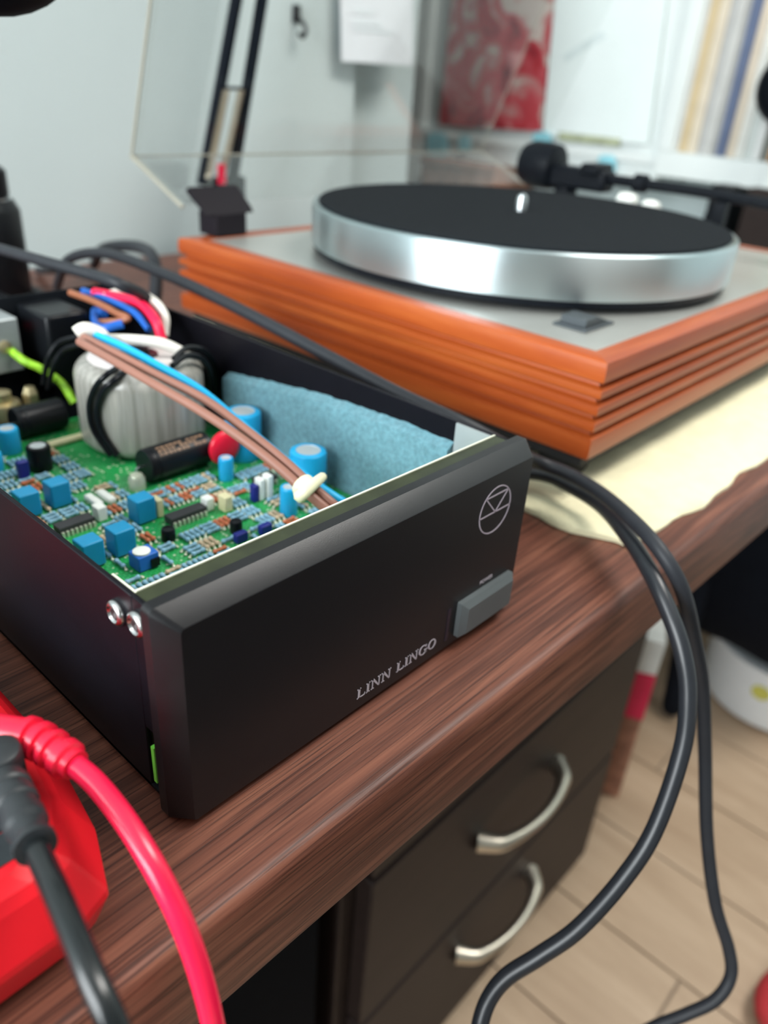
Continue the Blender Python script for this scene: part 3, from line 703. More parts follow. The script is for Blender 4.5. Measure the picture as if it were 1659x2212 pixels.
# red disc suppressor standing on edge
bm = lathe(nb(), (0.1415, 0.1640, BZ + 0.0125), [(0.0, -0.0030), (0.0055, -0.0028), (0.0088, -0.0016), (0.0096, 0.0), (0.0088, 0.0016), (0.0055, 0.0028), (0.0, 0.0030)], seg=32, axis='y')
part('disc_suppressor', bm, 'disc_red', pcb, smooth=True, auto=70); claim(0.132, 0.151, 0.160, 0.168)
part('yellow_film', bx(0.0800, 0.1060, 0.2420, 0.2475, BZ + 0.0002, BZ + 0.0030), 'comp_cream', pcb, bevel=0.001); claim(0.08, 0.106, 0.242, 0.2475)
# brass nut / regulator group at the far left
part('brass_post', lathe(nb(), (0.0850, 0.3010, 0.0050), [(0.0105, 0.0), (0.0105, 0.022), (0.0098, 0.024), (0.006, 0.0245), (0.006, 0.030), (0.0, 0.0305)], seg=24), 'brass', unit, smooth=True)
part('brass_post', lathe(nb(), (0.1020, 0.3000, 0.0050), [(0.0048, 0.0), (0.0048, 0.026), (0.003, 0.030), (0.0, 0.0305)], seg=6), 'brass', unit)
# small resistors in parallel groups
def res_mesh(mat):
    bm = nb(); lathe(bm, (0, 0, 0.0013), [(0.0003, -0.0036), (0.00115, -0.0031), (0.00115, -0.0021), (0.00085, -0.0018), (0.00085, 0.0018), (0.00115, 0.0021), (0.00115, 0.0031), (0.0003, 0.0036)], seg=7, axis='y')
    for s in (-1, 1): lathe(bm, (0, s * 0.0046, 0.0), [(0.0010, 0.0), (0.0007, 0.0007), (0.0, 0.0010)], seg=6, m=[1, 1])
    for s in (-1, 1): box(bm, -0.00022, 0.00022, min(s * 0.0034, s * 0.0046), max(s * 0.0034, s * 0.0046), 0.0006, 0.0014, 1)
    bmesh.ops.recalc_face_normals(bm, faces=bm.faces[:])
    me = bpy.data.meshes.new('resistor'); bm.to_mesh(me); bm.free(); me.shade_smooth()
    me.materials.append(M[mat]); me.materials.append(M['solder']); return me
RM = [res_mesh('resistor_blue'), res_mesh('resistor_blue'), res_mesh('resistor_tan'), res_mesh('resistor_rust')]
def blocked(x0, x1, y0, y1): return any(x0 < b and x1 > a and y0 < d and y1 > c for a, b, c, d in foot)
count = 0
cells = [(gx, gy) for gx in range(17) for gy in range(15)]
random.shuffle(cells)
for gx, gy in cells:
    x0 = 0.036 + gx * 0.0081; y0 = 0.090 + gy * 0.0108
    if x0 > 0.160: continue
    if y0 > 0.185 and x0 > 0.078: continue
    if random.random() < 0.16: continue
    turn = random.random() < 0.25
    kind = random.choice((0, 0, 1, 1, 2, 3, 0))
    for k in range(3):
        if count >= 260: break
        if turn: cx, cy, rz = x0 + 0.0040, y0 + 0.0018 + k * 0.0031, math.pi / 2
        else: cx, cy, rz = x0 + 0.0012 + k * 0.0027, y0 + 0.0050, 0
        hx, hy2 = (0.0054, 0.0012) if turn else (0.0012, 0.0054)
        if blocked(cx - hx, cx + hx, cy - hy2, cy + hy2) or cx + hx > 0.170: continue
        o = bpy.data.objects.new('resistor', RM[kind if random.random() < 0.8 else random.randrange(4)]); col.objects.link(o)
        o.parent = pcb; o.location = (cx, cy, BZ + 0.0002); o.rotation_euler = (0, 0, rz); count += 1

# ---- toroidal transformer
TC = (0.1310, 0.2240); Z0, Z1, RO, RI = 0.0205, 0.0690, 0.0342, 0.0105
prof = []
for k in range(9):
    a = R(-90 + 90 * k / 8); prof.append((RO - 0.007 + 0.007 * math.cos(a), Z0 + 0.007 + 0.007 * math.sin(a)))
for k in range(9):
    a = R(90 * k / 8); prof.append((RO - 0.010 + 0.010 * math.cos(a), Z1 - 0.010 + 0.010 * math.sin(a)))
for k in range(5):
    a = R(90 + 90 * k / 4); prof.append((RI + 0.006 + 0.006 * math.cos(a), Z1 - 0.006 + 0.006 * math.sin(a)))
prof += [(RI, Z0 + 0.004)]
bm = lathe(nb(), (*TC, 0), prof, seg=72)
# wrapped tape makes the surface slightly ribbed
for v in bm.verts:
    a = math.atan2(v.co.y - TC[1], v.co.x - TC[0]); s = 1 + 0.006 * math.sin(a * 36) + 0.004 * math.sin(a * 13 + 1)
    v.co.x = TC[0] + (v.co.x - TC[0]) * s; v.co.y = TC[1] + (v.co.y - TC[1]) * s
trf = part('toroidal_transformer', bm, 'winding', unit, smooth=True, auto=80)
part('transformer_tape', lathe(nb(), (*TC, 0), [(0.012, Z1 + 0.0004), (0.0252, Z1 + 0.0004), (0.0300, Z1 - 0.0024), (0.0300, Z1 - 0.0032), (0.025, Z1 - 0.0004), (0.012, Z1 - 0.0004)], seg=40), 'tape_white', trf, smooth=True)
part('mount_bolt', lathe(nb(), (*TC, 0), [(0.0105, Z1 - 0.004), (0.0105, Z1 + 0.0010), (0.006, Z1 + 0.0016), (0.006, Z1 + 0.004), (0.0, Z1 + 0.0045)], seg=24), 'wire_black', trf, smooth=True)
def lead(name, pts, r, mat, parent, seg=10): return part(name, tube(nb(), pts, r, seg=seg), mat, parent, smooth=True, auto=60)
for pts in (
    [(0.1141, 0.2125, 0.0695), (0.1006, 0.2047, 0.0691), (0.0973, 0.2113, 0.0610), (0.0958, 0.2163, 0.0497), (0.0961, 0.2150, 0.0370), (0.0996, 0.2065, 0.0244)],
    [(0.1135, 0.2058, 0.0690), (0.1024, 0.2022, 0.0662), (0.0990, 0.2075, 0.0592), (0.0973, 0.2114, 0.0483), (0.0978, 0.2101, 0.0370), (0.1013, 0.2037, 0.0249)],
    [(0.1344, 0.1951, 0.0740), (0.1469, 0.2005, 0.0760), (0.1618, 0.2051, 0.0700), (0.1734, 0.2120, 0.0550), (0.1783, 0.2180, 0.0350)],
    [(0.1292, 0.1888, 0.0730), (0.1431, 0.1954, 0.0740), (0.1558, 0.1991, 0.0680), (0.1655, 0.2066, 0.0540), (0.1727, 0.2160, 0.0340)],
    [(0.1230, 0.2736, 0.0680), (0.1183, 0.2877, 0.0620), (0.1126, 0.2927, 0.0520), (0.1090, 0.2964, 0.0360)],
    [(0.1181, 0.2629, 0.0670), (0.1162, 0.2788, 0.0600), (0.1119, 0.2851, 0.0500), (0.1099, 0.2926, 0.0340)]):
    lead('transformer_lead', pts, 0.0016, 'wire_black', trf)
# ---- hook-up wires across the unit
lead('brown_wire', [(0.1019, 0.2300, 0.0800), (0.1004, 0.1929, 0.0795), (0.1017, 0.1633, 0.0770), (0.1060, 0.1334, 0.0720), (0.1096, 0.1083, 0.0660), (0.1127, 0.0870, 0.0590), (0.1140, 0.0705, 0.0530), (0.1177, 0.0613, 0.0470), (0.1234, 0.0568, 0.0400)], 0.0022, 'wire_brown', unit)
lead('brown_wire', [(0.1074, 0.2381, 0.0800), (0.1057, 0.1995, 0.0805), (0.1081, 0.1710, 0.0780), (0.1142, 0.1413, 0.0730), (0.1155, 0.1125, 0.0670), (0.1177, 0.0898, 0.0600), (0.1188, 0.0735, 0.0540), (0.1218, 0.0619, 0.0480), (0.1291, 0.0583, 0.0400)], 0.0022, 'wire_brown', unit)
lead('light_blue_wire', [(0.1134, 0.2462, 0.0800), (0.1147, 0.2116, 0.0800), (0.1171, 0.1831, 0.0770), (0.1227, 0.1568, 0.0710), (0.1237, 0.1229, 0.0620), (0.1245, 0.0960, 0.0550), (0.1263, 0.0803, 0.0500), (0.1302, 0.0675, 0.0450), (0.1379, 0.0625, 0.0380)], 0.0023, 'wire_lightblue', unit)
lead('blue_wire', [(0.1074, 0.2273, 0.0780), (0.1054, 0.1934, 0.0765), (0.1084, 0.1664, 0.0730), (0.1119, 0.1385, 0.0680), (0.1189, 0.1169, 0.0600)], 0.0012, 'wire_blue', unit)
tie_a, tie_b = Vector((0.1148, 0.0738, 0.0550)), Vector((0.1146, 0.0688, 0.0535))
bm = nb(); cyl(bm, tie_a, tie_b, 0.0052, seg=16); tube(bm, [(0.1057, 0.0648, 0.0560), (0.1064, 0.0636, 0.0575), (0.1189, 0.0687, 0.0570), (0.1251, 0.0718, 0.0560)], lambda s: 0.0032 - 0.0012 * s, seg=8)
part('cable_tie', bm, 'tie_cream', unit, smooth=True, auto=50)
part('wire_sleeve', tube(nb(), [(0.1054, 0.2394, 0.0810), (0.1101, 0.2381, 0.0830), (0.1164, 0.2359, 0.0800), (0.1161, 0.2310, 0.0780)], 0.0040, seg=12), 'wire_white', unit, smooth=True)
lead('white_wire', [(0.1584, 0.3040, 0.0800), (0.1711, 0.2981, 0.0830), (0.1704, 0.2712, 0.0840), (0.1652, 0.2493, 0.0800), (0.1603, 0.2431, 0.0700)], 0.0026, 'wire_white', unit)
lead('white_wire', [(0.1224, 0.2427, 0.0745), (0.1311, 0.2266, 0.0765), (0.1397, 0.2135, 0.0765), (0.1473, 0.2058, 0.0720)], 0.0030, 'wire_white', unit)
lead('red_wire', [(0.1583, 0.3149, 0.0800), (0.1611, 0.2976, 0.0810), (0.1630, 0.2723, 0.0820), (0.1556, 0.2440, 0.0800), (0.1543, 0.2364, 0.0700)], 0.0030, 'wire_red', unit)
lead('blue_wire', [(0.1586, 0.3299, 0.0780), (0.1562, 0.2922, 0.0800), (0.1538, 0.2627, 0.0800), (0.1526, 0.2464, 0.0740)], 0.0020, 'wire_blue', unit)
lead('blue_wire', [(0.1513, 0.2934, 0.0720), (0.1545, 0.3102, 0.0700), (0.1338, 0.2678, 0.0730), (0.1430, 0.2580, 0.0760)], 0.0026, 'wire_blue', unit)
lead('brown_wire', [(0.1461, 0.3224, 0.0800), (0.1473, 0.2979, 0.0800), (0.1470, 0.2716, 0.0790), (0.1483, 0.2617, 0.0770), (0.1380, 0.2806, 0.0720)], 0.0020, 'wire_brown_dark', unit)
lead('earth_wire', [(0.1125, 0.3585, 0.0600), (0.1024, 0.3280, 0.0560), (0.1029, 0.3071, 0.0500), (0.1111, 0.2971, 0.0440), (0.1177, 0.2898, 0.0360), (0.1198, 0.2824, 0.0260)], 0.0024, 'wire_earth', unit)
lead('red_sleeve', [(0.1123, 0.3543, 0.0610), (0.1131, 0.3456, 0.0600), (0.1116, 0.3368, 0.0580)], 0.0026, 'wire_red', unit)
part('mains_inlet', bx(0.080, 0.1080, 0.315, LDEP - 0.0018, 0.0400, 0.0720), 'steel_grey', unit, bevel=0.001)
part('inlet_screw', lathe(nb(), (0.0980, 0.3150, 0.0560), [(0.0038, 0.0), (0.0036, -0.0016), (0.0, -0.0022)], seg=16, axis='y'), 'brass', unit, smooth=True)
part('fuse_holder', bx(0.1180, 0.1450, 0.300, LDEP - 0.0018, 0.0300, 0.0740), 'wire_black', unit, bevel=0.002)

# ------------------------------------------------------------------ loose cables
def cable(name, pts, r, mat, label, cat='cable', group=None, seg=14):
    return tag(obj(name, tube(nb(), pts, r, seg=seg, n=10), mat, smooth=True, auto=60), label, cat, group)
cable('power_cable', [(0.262, 0.66, 0.005), (0.252, 0.57, 0.008), (0.222, 0.495, 0.042), (0.2000, 0.4259, 0.0760), (0.2000, 0.3711, 0.0897), (0.2000, 0.3033, 0.0895), (0.2010, 0.2554, 0.0861), (0.2020, 0.2080, 0.0812), (0.2030, 0.1539, 0.0744), (0.2060, 0.1011, 0.0668), (0.2120, 0.0625, 0.0612), (0.2289, 0.0471, 0.0500), (0.2589, 0.0437, 0.0330), (0.2647, 0.0263, 0.0300), (0.2578, 0.0031, 0.0300), (0.2428, -0.0233, 0.0300), (0.2328, -0.0426, 0.0260), (0.2357, -0.0552, 0.0107), (0.2511, -0.0631, -0.0214), (0.2659, -0.0703, -0.0554), (0.2723, -0.0810, -0.0986), (0.2693, -0.0972, -0.1489), (0.2687, -0.1144, -0.1924), (0.2690, -0.1299, -0.2193), (0.2659, -0.1366, -0.2349), (0.2564, -0.1351, -0.2485), (0.2454, -0.1252, -0.2624), (0.2313, -0.1121, -0.2773), (0.2153, -0.0971, -0.3094), (0.170, -0.100, -0.420), (0.120, -0.120, -0.580), (0.050, -0.150, -0.700), (-0.040, -0.190, -0.7162), (-0.160, -0.220, -0.7162)],
      0.0036, 'cable_rubber', 'dull black cable along the unit that drops off the desk and hangs furthest right', 'cable')
cable('power_cable', [(0.250, 0.33, 0.0050), (0.250, 0.17, 0.006), (0.262, 0.085, 0.013), (0.2769, 0.0507, 0.0170), (0.2762, 0.0306, 0.0175), (0.2668, 0.0054, 0.0185), (0.2434, -0.0231, 0.0195), (0.2259, -0.0442, 0.0160), (0.2181, -0.0584, 0.0067), (0.2131, -0.0694, -0.0050), (0.2085, -0.0781, -0.0207), (0.2003, -0.0851, -0.0436), (0.1829, -0.0889, -0.0769), (0.1661, -0.0867, -0.0981), (0.1459, -0.0803, -0.1186), (0.1313, -0.0716, -0.1327), (0.1196, -0.0638, -0.1441), (0.1108, -0.0615, -0.1543), (0.1028, -0.0638, -0.1648), (0.0997, -0.0678, -0.1841), (0.085, -0.085, -0.300), (0.060, -0.100, -0.520), (0.010, -0.120, -0.690), (-0.060, -0.130, -0.7158), (-0.180, -0.150, -0.7158)],
      0.0040, 'cable_black', 'shiny black cable that loops off the desk edge and curves left above the floor', 'cable')
cable('signal_cable', [(0.1326, 0.4246, 0.0950), (0.1304, 0.3771, 0.0980), (0.1350, 0.3254, 0.0990), (0.1432, 0.2866, 0.0980), (0.1483, 0.2633, 0.0960), (0.1700, 0.272, 0.080), (0.1690, 0.266, 0.040)], 0.0034, 'cable_rubber', 'black cable crossing the back of the opened unit from the left edge', 'cable')
cable('signal_cable', [(0.30, 0.70, 0.005), (0.280, 0.585, 0.028), (0.284, 0.500, 0.030), (0.262, 0.440, 0.030), (0.240, 0.400, 0.012), (0.225, 0.35, 0.005)], 0.0040, 'cable_rubber', 'black cable looped on the desk behind the left end of the turntable', 'cable')
cable('signal_cable', [(0.36, 0.69, 0.0065), (0.330, 0.61, 0.040), (0.322, 0.53, 0.056), (0.300, 0.470, 0.052), (0.274, 0.440, 0.008)], 0.0055, 'cable_rubber', 'thick black cable bunched against the rear left corner of the turntable', 'cable')

# ------------------------------------------------------------------ red multimeter and its test leads
mm = tag(empty('multimeter', (-0.066, 0.075, 0)), 'red plastic multimeter at the lower left with test leads plugged in', 'multimeter')
def mring(xr_, yf, z, cx=0.013, cy=0.022, yb=0.165, xl_=-0.112):
    k = 0.006
    return [(xr_, yf + cy + 0.035, z), (xr_ - 0.0058, yf + cy, z), (xr_ - cx, yf + 0.003, z), (xr_ - cx - 0.008, yf, z), (xl_ + cx, yf, z), (xl_, yf + cy, z), (xl_, yb - cy, z), (xl_ + cx, yb, z), (xr_ - cx, yb, z), (xr_, yb - cy, z)]
bm = loft(nb(), [mring(-0.0235, -0.0085, 0.0008), mring(-0.0205, -0.0125, 0.004), mring(-0.0178, -0.0165, 0.0165), mring(-0.0180, -0.0165, 0.0190), mring(-0.0240, -0.0125, 0.0320, 0.013, 0.021), mring(-0.0265, -0.0105, 0.0350, 0.013, 0.020), mring(-0.0310, -0.0065, 0.0372, 0.012, 0.018)])
mbody = part('meter_body', bm, 'meter_red', mm, bevel=0.0008, bseg=2, auto=10)
part('meter_face', prism(nb(), [(-0.0400, 0.0060, 0.0368), (-0.0400, 0.140, 0.0368), (-0.104, 0.140, 0.0368), (-0.104, 0.0060, 0.0368)], (0, 0, 0.0009)), 'meter_dark', mm, bevel=0.0005)
part('jack_panel', prism(nb(), [(-0.0425, -0.0035, 0.0366), (-0.0405, 0.0055, 0.0366), (-0.100, 0.0055, 0.0366), (-0.098, -0.0035, 0.0366)], (0, 0, 0.0010)), 'meter_dark', mm)
# range dial, hidden part of the face
part('range_dial', lathe(nb(), (-0.072, 0.075, 0.0377), [(0.021, 0.0), (0.020, 0.004), (0.012, 0.006), (0.0, 0.006)], seg=32), 'meter_dark', mm, smooth=True)
# black plug: round head with a bent, ribbed sleeve running into the lead
bl = tag(empty('test_lead', (-0.040, 0.017, 0.0377)), 'black test lead with bent plug in the red meter, draped over the desk edge', 'test lead')
hd = (-0.0405, 0.0165)
part('plug_head', lathe(nb(), (*hd, 0), [(0.0056, 0.0379), (0.0059, 0.040), (0.0060, 0.0515), (0.0057, 0.0530), (0.0052, 0.0534), (0.0, 0.0536)], seg=32), 'plug_black', bl, smooth=True, auto=40)
def rib(s):
    base = 0.0050 - 0.0010 * s
    return base + (0.0007 if (s * 4.2) % 1 < 0.5 and s > 0.15 else 0.0)
P1, P2, P3 = Vector((-0.0415, 0.0130, 0.0470)), Vector((-0.0444, -0.0048, 0.0520)), Vector((-0.0469, -0.0182, 0.0545))
part('plug_sleeve', tube(nb(), [P1, P1.lerp(P2, 0.5) + Vector((0, 0, 0.0006)), P2, P3], rib, seg=20, n=14), 'plug_black', bl, smooth=True, auto=35)
part('lead_wire', tube(nb(), [(-0.0463, -0.0152, 0.0540), (-0.0482, -0.0249, 0.0560), (-0.0506, -0.0374, 0.0590), (-0.0534, -0.0532, 0.0590), (-0.0544, -0.0629, 0.0540), (-0.0542, -0.0675, 0.0420), (-0.0533, -0.0683, 0.0200), (-0.0516, -0.0634, -0.0300), (-0.055, -0.085, -0.16), (-0.060, -0.088, -0.40)], 0.0028, seg=18, n=10), 'lead_black', bl, smooth=True, auto=60)
# red plug and lead
rl = tag(empty('test_lead', (-0.045, 0.032, 0.0377)), 'red test lead with ribbed strain relief curving down over the desk edge', 'test lead')
part('plug_head', lathe(nb(), (-0.0480, 0.0335, 0), [(0.0056, 0.0379), (0.0059, 0.040), (0.0060, 0.0515), (0.0053, 0.0534), (0.0, 0.0536)], seg=32), 'plug_red', rl, smooth=True, auto=40)
def rib2(s):
    if s < 0.42: return 0.0046
    q = (s - 0.42) / 0.58
    return 0.0046 - 0.0004 * q + (0.0009 if (q * 3.9) % 1 < 0.55 else -0.0002)
part('plug_sleeve', tube(nb(), [(-0.0380, 0.0328, 0.0480), (-0.0354, 0.0273, 0.0485), (-0.0319, 0.0214, 0.0490), (-0.0298, 0.0166, 0.0490), (-0.0283, 0.0109, 0.0485), (-0.0269, 0.0033, 0.0480)], rib2, seg=22, n=12), 'plug_red', rl, smooth=True, auto=35)
part('lead_wire', tube(nb(), [(-0.0275, 0.0076, 0.0480), (-0.0260, -0.0035, 0.0475), (-0.0257, -0.0167, 0.0450), (-0.0261, -0.0298, 0.0400), (-0.0261, -0.0393, 0.0310), (-0.0261, -0.0457, 0.0190), (-0.0264, -0.0506, 0.0040), (-0.0263, -0.0525, -0.0150), (-0.0256, -0.0511, -0.0500), (-0.035, -0.075, -0.20), (-0.040, -0.078, -0.45)], 0.0029, seg=18, n=10), 'lead_red', rl, smooth=True, auto=60)

# ------------------------------------------------------------------ desk lamp behind the turntable
lamp = tag(empty('desk_lamp', (0.56, 0.70, 0)), 'black spring-arm desk lamp standing behind the turntable', 'lamp')
part('lamp_base', lathe(nb(), (0.548, 0.690, 0), [(0.035, 0.0008), (0.035, 0.014), (0.012, 0.018), (0.012, 0.075), (0.0, 0.076)], seg=32), 'lamp_black', lamp, smooth=True, auto=40)
part('lamp_joint', bx(0.520, 0.575, 0.688, 0.698, 0.060, 0.092), 'lamp_black', lamp, bevel=0.003)
def ext(a, b, k): a, b = Vector(a), Vector(b); return a + (b - a) * k
a0, a1 = (0.5099, 0.6900, 0.0837), (0.5688, 0.6900, 0.2825); b0_, b1 = (0.5532, 0.6900, 0.0822), (0.6056, 0.6900, 0.2864)
A1, B1 = ext(a0, a1, 2.05), ext(b0_, b1, 2.05)
for p_, q_ in ((a0, A1), (b0_, B1)):
    part('arm_bar', tube(nb(), [p_, q_], 0.0070, seg=8, raw=True), 'lamp_black', lamp, smooth=True)
part('lamp_elbow', bx(min(A1[0], B1[0]) - 0.015, max(A1[0], B1[0]) + 0.015, 0.683, 0.697, A1[2] - 0.015, A1[2] + 0.02), 'lamp_black', lamp, bevel=0.004)
def spring(a, b, r, turns, w):
    a, b = Vector(a), Vector(b); d, u, v = frame_of(b - a); pts = []
    N = turns * 10
    for k in range(N + 1):
        s = k / N; th = 2 * math.pi * turns * s; pts.append(a + (b - a) * s + (u * math.cos(th) + v * math.sin(th)) * r)
    return tube(nb(), pts, w, seg=5, raw=True)
part('lamp_spring', spring((0.5133, 0.6820, 0.0923), (0.5435, 0.6820, 0.1857), 0.0036, 42, 0.0009), 'spring', lamp, smooth=True)
part('lamp_spring', spring((0.5322, 0.6820, 0.0917), (0.5643, 0.6820, 0.1865), 0.0036, 42, 0.0009), 'spring', lamp, smooth=True)
part('spring_bar', tube(nb(), [(0.5392, 0.6840, 0.1878), (0.5783, 0.6840, 0.1883)], 0.0018, seg=8, raw=True), 'lamp_black', lamp)
part('lamp_tag', bx(0.526, 0.534, 0.676, 0.681, 0.086, 0.108), 'wire_red', lamp)
# the head hangs over the unit: shallow black dish at the end of the upper arm
HC = Vector((0.0978, 0.2622, 0.2659))
prof = [(0.0, -0.045)] + [(0.045 * math.cos(R(a)), 0.045 * math.sin(R(a))) for a in range(-80, 61, 10)] + [(0.018, 0.047), (0.018, 0.066), (0.0, 0.067)]
part('lamp_head', lathe(nb(), HC, prof, seg=48), 'lamp_black', lamp, smooth=True, auto=50)
E1 = (Vector(A1) + Vector(B1)) / 2
part('upper_arm', tube(nb(), [E1 + Vector((0, -0.008, 0)), HC + Vector((0, 0, 0.062))], 0.0065, seg=8, raw=True), 'lamp_black', lamp, smooth=True)

# ------------------------------------------------------------------ things at the far left of the desk
can = tag(empty('black_bottle', (0.205, 0.60, 0)), 'tall black bottle with a narrower cap standing at the left edge behind the unit', 'bottle')
part('bottle_body', lathe(nb(), (0.205, 0.60, 0), [(0.036, 0.0008), (0.038, 0.004), (0.038, 0.086), (0.034, 0.094), (0.028, 0.097)], seg=32), 'cap_black', can, smooth=True, auto=40)
part('bottle_cap', lathe(nb(), (0.205, 0.60, 0), [(0.029, 0.0972), (0.031, 0.099), (0.031, 0.118), (0.028, 0.121), (0.0, 0.121)], seg=32), 'black_paint', can, smooth=True, auto=40)
part('cap_ring', lathe(nb(), (0.205, 0.60, 0), [(0.0285, 0.0945), (0.0315, 0.0955), (0.0315, 0.0970), (0.0285, 0.0975)], seg=32), 'steel', can, smooth=True)
pa = tag(empty('power_adapter', (0.135, 0.46, 0)), 'low black adapter block on the desk behind the opened unit', 'adapter')
part('adapter_body', bx(0.095, 0.175, 0.420, 0.500, 0.0006, 0.042), 'cap_black', pa, bevel=0.004)
part('adapter_cord', tube(nb(), [(0.135, 0.50, 0.018), (0.135, 0.53, 0.012), (0.125, 0.58, 0.004), (0.10, 0.66, 0.004)], 0.0026, seg=8), 'cable_rubber', pa, smooth=True)

# ------------------------------------------------------------------ wall items
hook = tag(empty('wall_hook', (0.7221, 0.7630, 0.2686)), 'small dark hook on the pale wall beside the hanging paper', 'hook')
hx = Vector((0.7221, 0.7630, 0.2686))
part('hook_plate', bx(hx.x - 0.006, hx.x + 0.006, 0.7605, 0.7645, hx.z - 0.002, hx.z + 0.018), 'screw_dark', hook, bevel=0.001)
part('hook_bend', tube(nb(), [(hx.x, 0.760, hx.z + 0.004), (hx.x, 0.748, hx.z - 0.004), (hx.x, 0.744, hx.z - 0.012), (hx.x, 0.750, hx.z - 0.018), (hx.x, 0.757, hx.z - 0.014)], 0.0028, seg=8), 'screw_dark', hook, smooth=True)
# sheet of paper hanging by the end of the wall
pp = [Vector((0.7873, 0.7500, 0.3291)), Vector((0.7928, 0.7500, 0.2272)), Vector((0.9438, 0.7500, 0.2300)), Vector((0.9331, 0.7500, 0.3465))]
sh = tag(empty('paper_sheet', ((pp[0].x + pp[3].x) / 2, 0.750, pp[1].z)), 'white sheet of paper hanging at the end of the pale wall', 'paper')
bm = nb(); n = 10; F_, B_ = [], []
for j in range(n + 1):
    rf, rb_ = [], []
    for i in range(n + 1):
        s, q = i / n, j / n
        p = pp[1].lerp(pp[2], s).lerp(pp[0].lerp(pp[3], s), q); y = 0.750 - 0.006 * (1 - q) * math.sin(s * 3.0) - 0.003 * (1 - q)
        rf.append(bm.verts.new((p.x, y, p.z))); rb_.append(bm.verts.new((p.x, y + 0.0006, p.z)))
    F_.append(rf); B_.append(rb_)
for j in range(n):
    for i in range(n):
        bm.faces.new((F_[j][i], F_[j][i+1], F_[j+1][i+1], F_[j+1][i])); bm.faces.new((B_[j][i], B_[j+1][i], B_[j+1][i+1], B_[j][i+1]))
for i in range(n):
    bm.faces.new((F_[0][i], B_[0][i], B_[0][i+1], F_[0][i+1])); bm.faces.new((F_[n][i], F_[n][i+1], B_[n][i+1], B_[n][i]))
    bm.faces.new((F_[i][0], F_[i+1][0], B_[i+1][0], B_[i][0])); bm.faces.new((F_[i][n], B_[i][n], B_[i+1][n], F_[i+1][n]))
part('sheet', bm, 'paper', sh, smooth=True)
bm = nb()
for q0, q1 in (((0.8072, 0.7500, 0.2896), (0.8484, 0.7500, 0.2924)), ((0.8080, 0.7500, 0.2762), (0.8687, 0.7500, 0.2798)), ((0.8113, 0.7500, 0.2683), (0.8891, 0.7500, 0.2724))):
    box(bm, q0[0], q1[0], 0.7425, 0.7428, q0[2] - 0.0006, q0[2] + 0.0006)
part('pencil_line', bm, 'pale_pencil', sh)

# white cupboard front with posters, on the right-hand wall
WX = 1.52
def flat(name, pts, th, mat, parent):   # thin slab facing -X
    return part(name, prism(nb(), pts, (th, 0, 0)), mat, parent)
cb = tag(empty('notice_board', (WX, 0.9, 0.3)), 'white framed board with a red picture and a white sheet on the far wall', 'board')
zb0 = (Vector((1.5200, 1.1737, 0.0461)).z + Vector((1.5200, 0.6002, 0.0693)).z) / 2
yL, yR = Vector((1.5200, 1.2113, 0.2365)).y, Vector((1.5000, 0.5836, 0.1120)).y + 0.0006
zt0 = 0.98
flat('back_panel', [(WX, yL, zb0), (WX, yR, zb0), (WX, yR, zt0), (WX, yL, zt0)], 0.13, 'white_gloss', cb)
zf = Vector((1.5100, 1.1729, 0.1072)).z
for pts in ([(WX - 0.012, yL, zf - 0.008), (WX - 0.012, yR, zf - 0.008), (WX - 0.012, yR, zf + 0.008), (WX - 0.012, yL, zf + 0.008)],
            [(WX - 0.012, yL, zf + 0.0085), (WX - 0.012, yL - 0.018, zf + 0.0085), (WX - 0.012, yL - 0.018, zt0), (WX - 0.012, yL, zt0)]):
    flat('frame_strip', pts, 0.0115, 'white_gloss', cb)
post = tag(obj('wall_post', bx(WX - 0.01, WX + 0.13, Vector((1.5100, 1.2492, 0.0854)).y - 0.062, Vector((1.5100, 1.2492, 0.0854)).y, -0.10, 1.2), 'white_paint', bevel=0.002), 'narrow white upright at the left edge of the framed board', 'post')
pic = tag(obj('red_picture', prism(nb(), [(1.5050, 1.1382, 0.1249), (1.5050, 0.8574, 0.1347), (1.5050, 0.8779, 0.4397), (1.5050, 1.1337, 0.4468)], (0.004, 0, 0)), 'picture'), 'red and cream abstract picture on the white framed board', 'picture')
sht = tag(empty('drawing_sheet', (1.5000, 0.7182, 0.1327)), 'white sheet with faint lines to the right of the red picture', 'paper')
part('sheet', prism(nb(), [(1.5070, 0.8527, 0.1279), (1.5070, 0.6097, 0.1326), (1.5070, 0.6381, 0.4333), (1.5070, 0.8760, 0.4399)], (0.002, 0, 0)), 'paper_cool', sht)
part('sheet_line', prism(nb(), [(1.5065, 0.8332, 0.2745), (1.5065, 0.8236, 0.2650), (1.5065, 0.7414, 0.3103), (1.5065, 0.7539, 0.3208)], (0.0004, 0, 0)), 'pale_pencil', sht)
part('caption_strip', prism(nb(), [(1.5060, 0.8129, 0.1225), (1.5060, 0.6693, 0.1236), (1.5060, 0.6704, 0.1370), (1.5060, 0.8137, 0.1375)], (0.0009, 0, 0)), 'text_olive', sht)
tape_px = (((1.5060, 1.1738, 0.1061), (1.5060, 1.1145, 0.1092), (1.5060, 1.1048, 0.0585), (1.5060, 1.1674, 0.0541)), ((1.5060, 1.0785, 0.1084), (1.5060, 1.0436, 0.1095), (1.5060, 1.0410, 0.0749), (1.5060, 1.0735, 0.0736)),
           ((1.5000, 0.8752, 0.1341), (1.5000, 0.8289, 0.1353), (1.5000, 0.8235, 0.0965), (1.5000, 0.8657, 0.0960)), ((1.5060, 0.7130, 0.1039), (1.5060, 0.6734, 0.1062), (1.5060, 0.6676, 0.0722), (1.5060, 0.7053, 0.0697)))
tape_lb = ('light blue tape patch at the lower left corner of the framed board', 'small light blue tape patch below the red picture, second from the left',
           'light blue tape patch between the red picture and the white sheet', 'light blue tape patch under the caption of the white sheet')
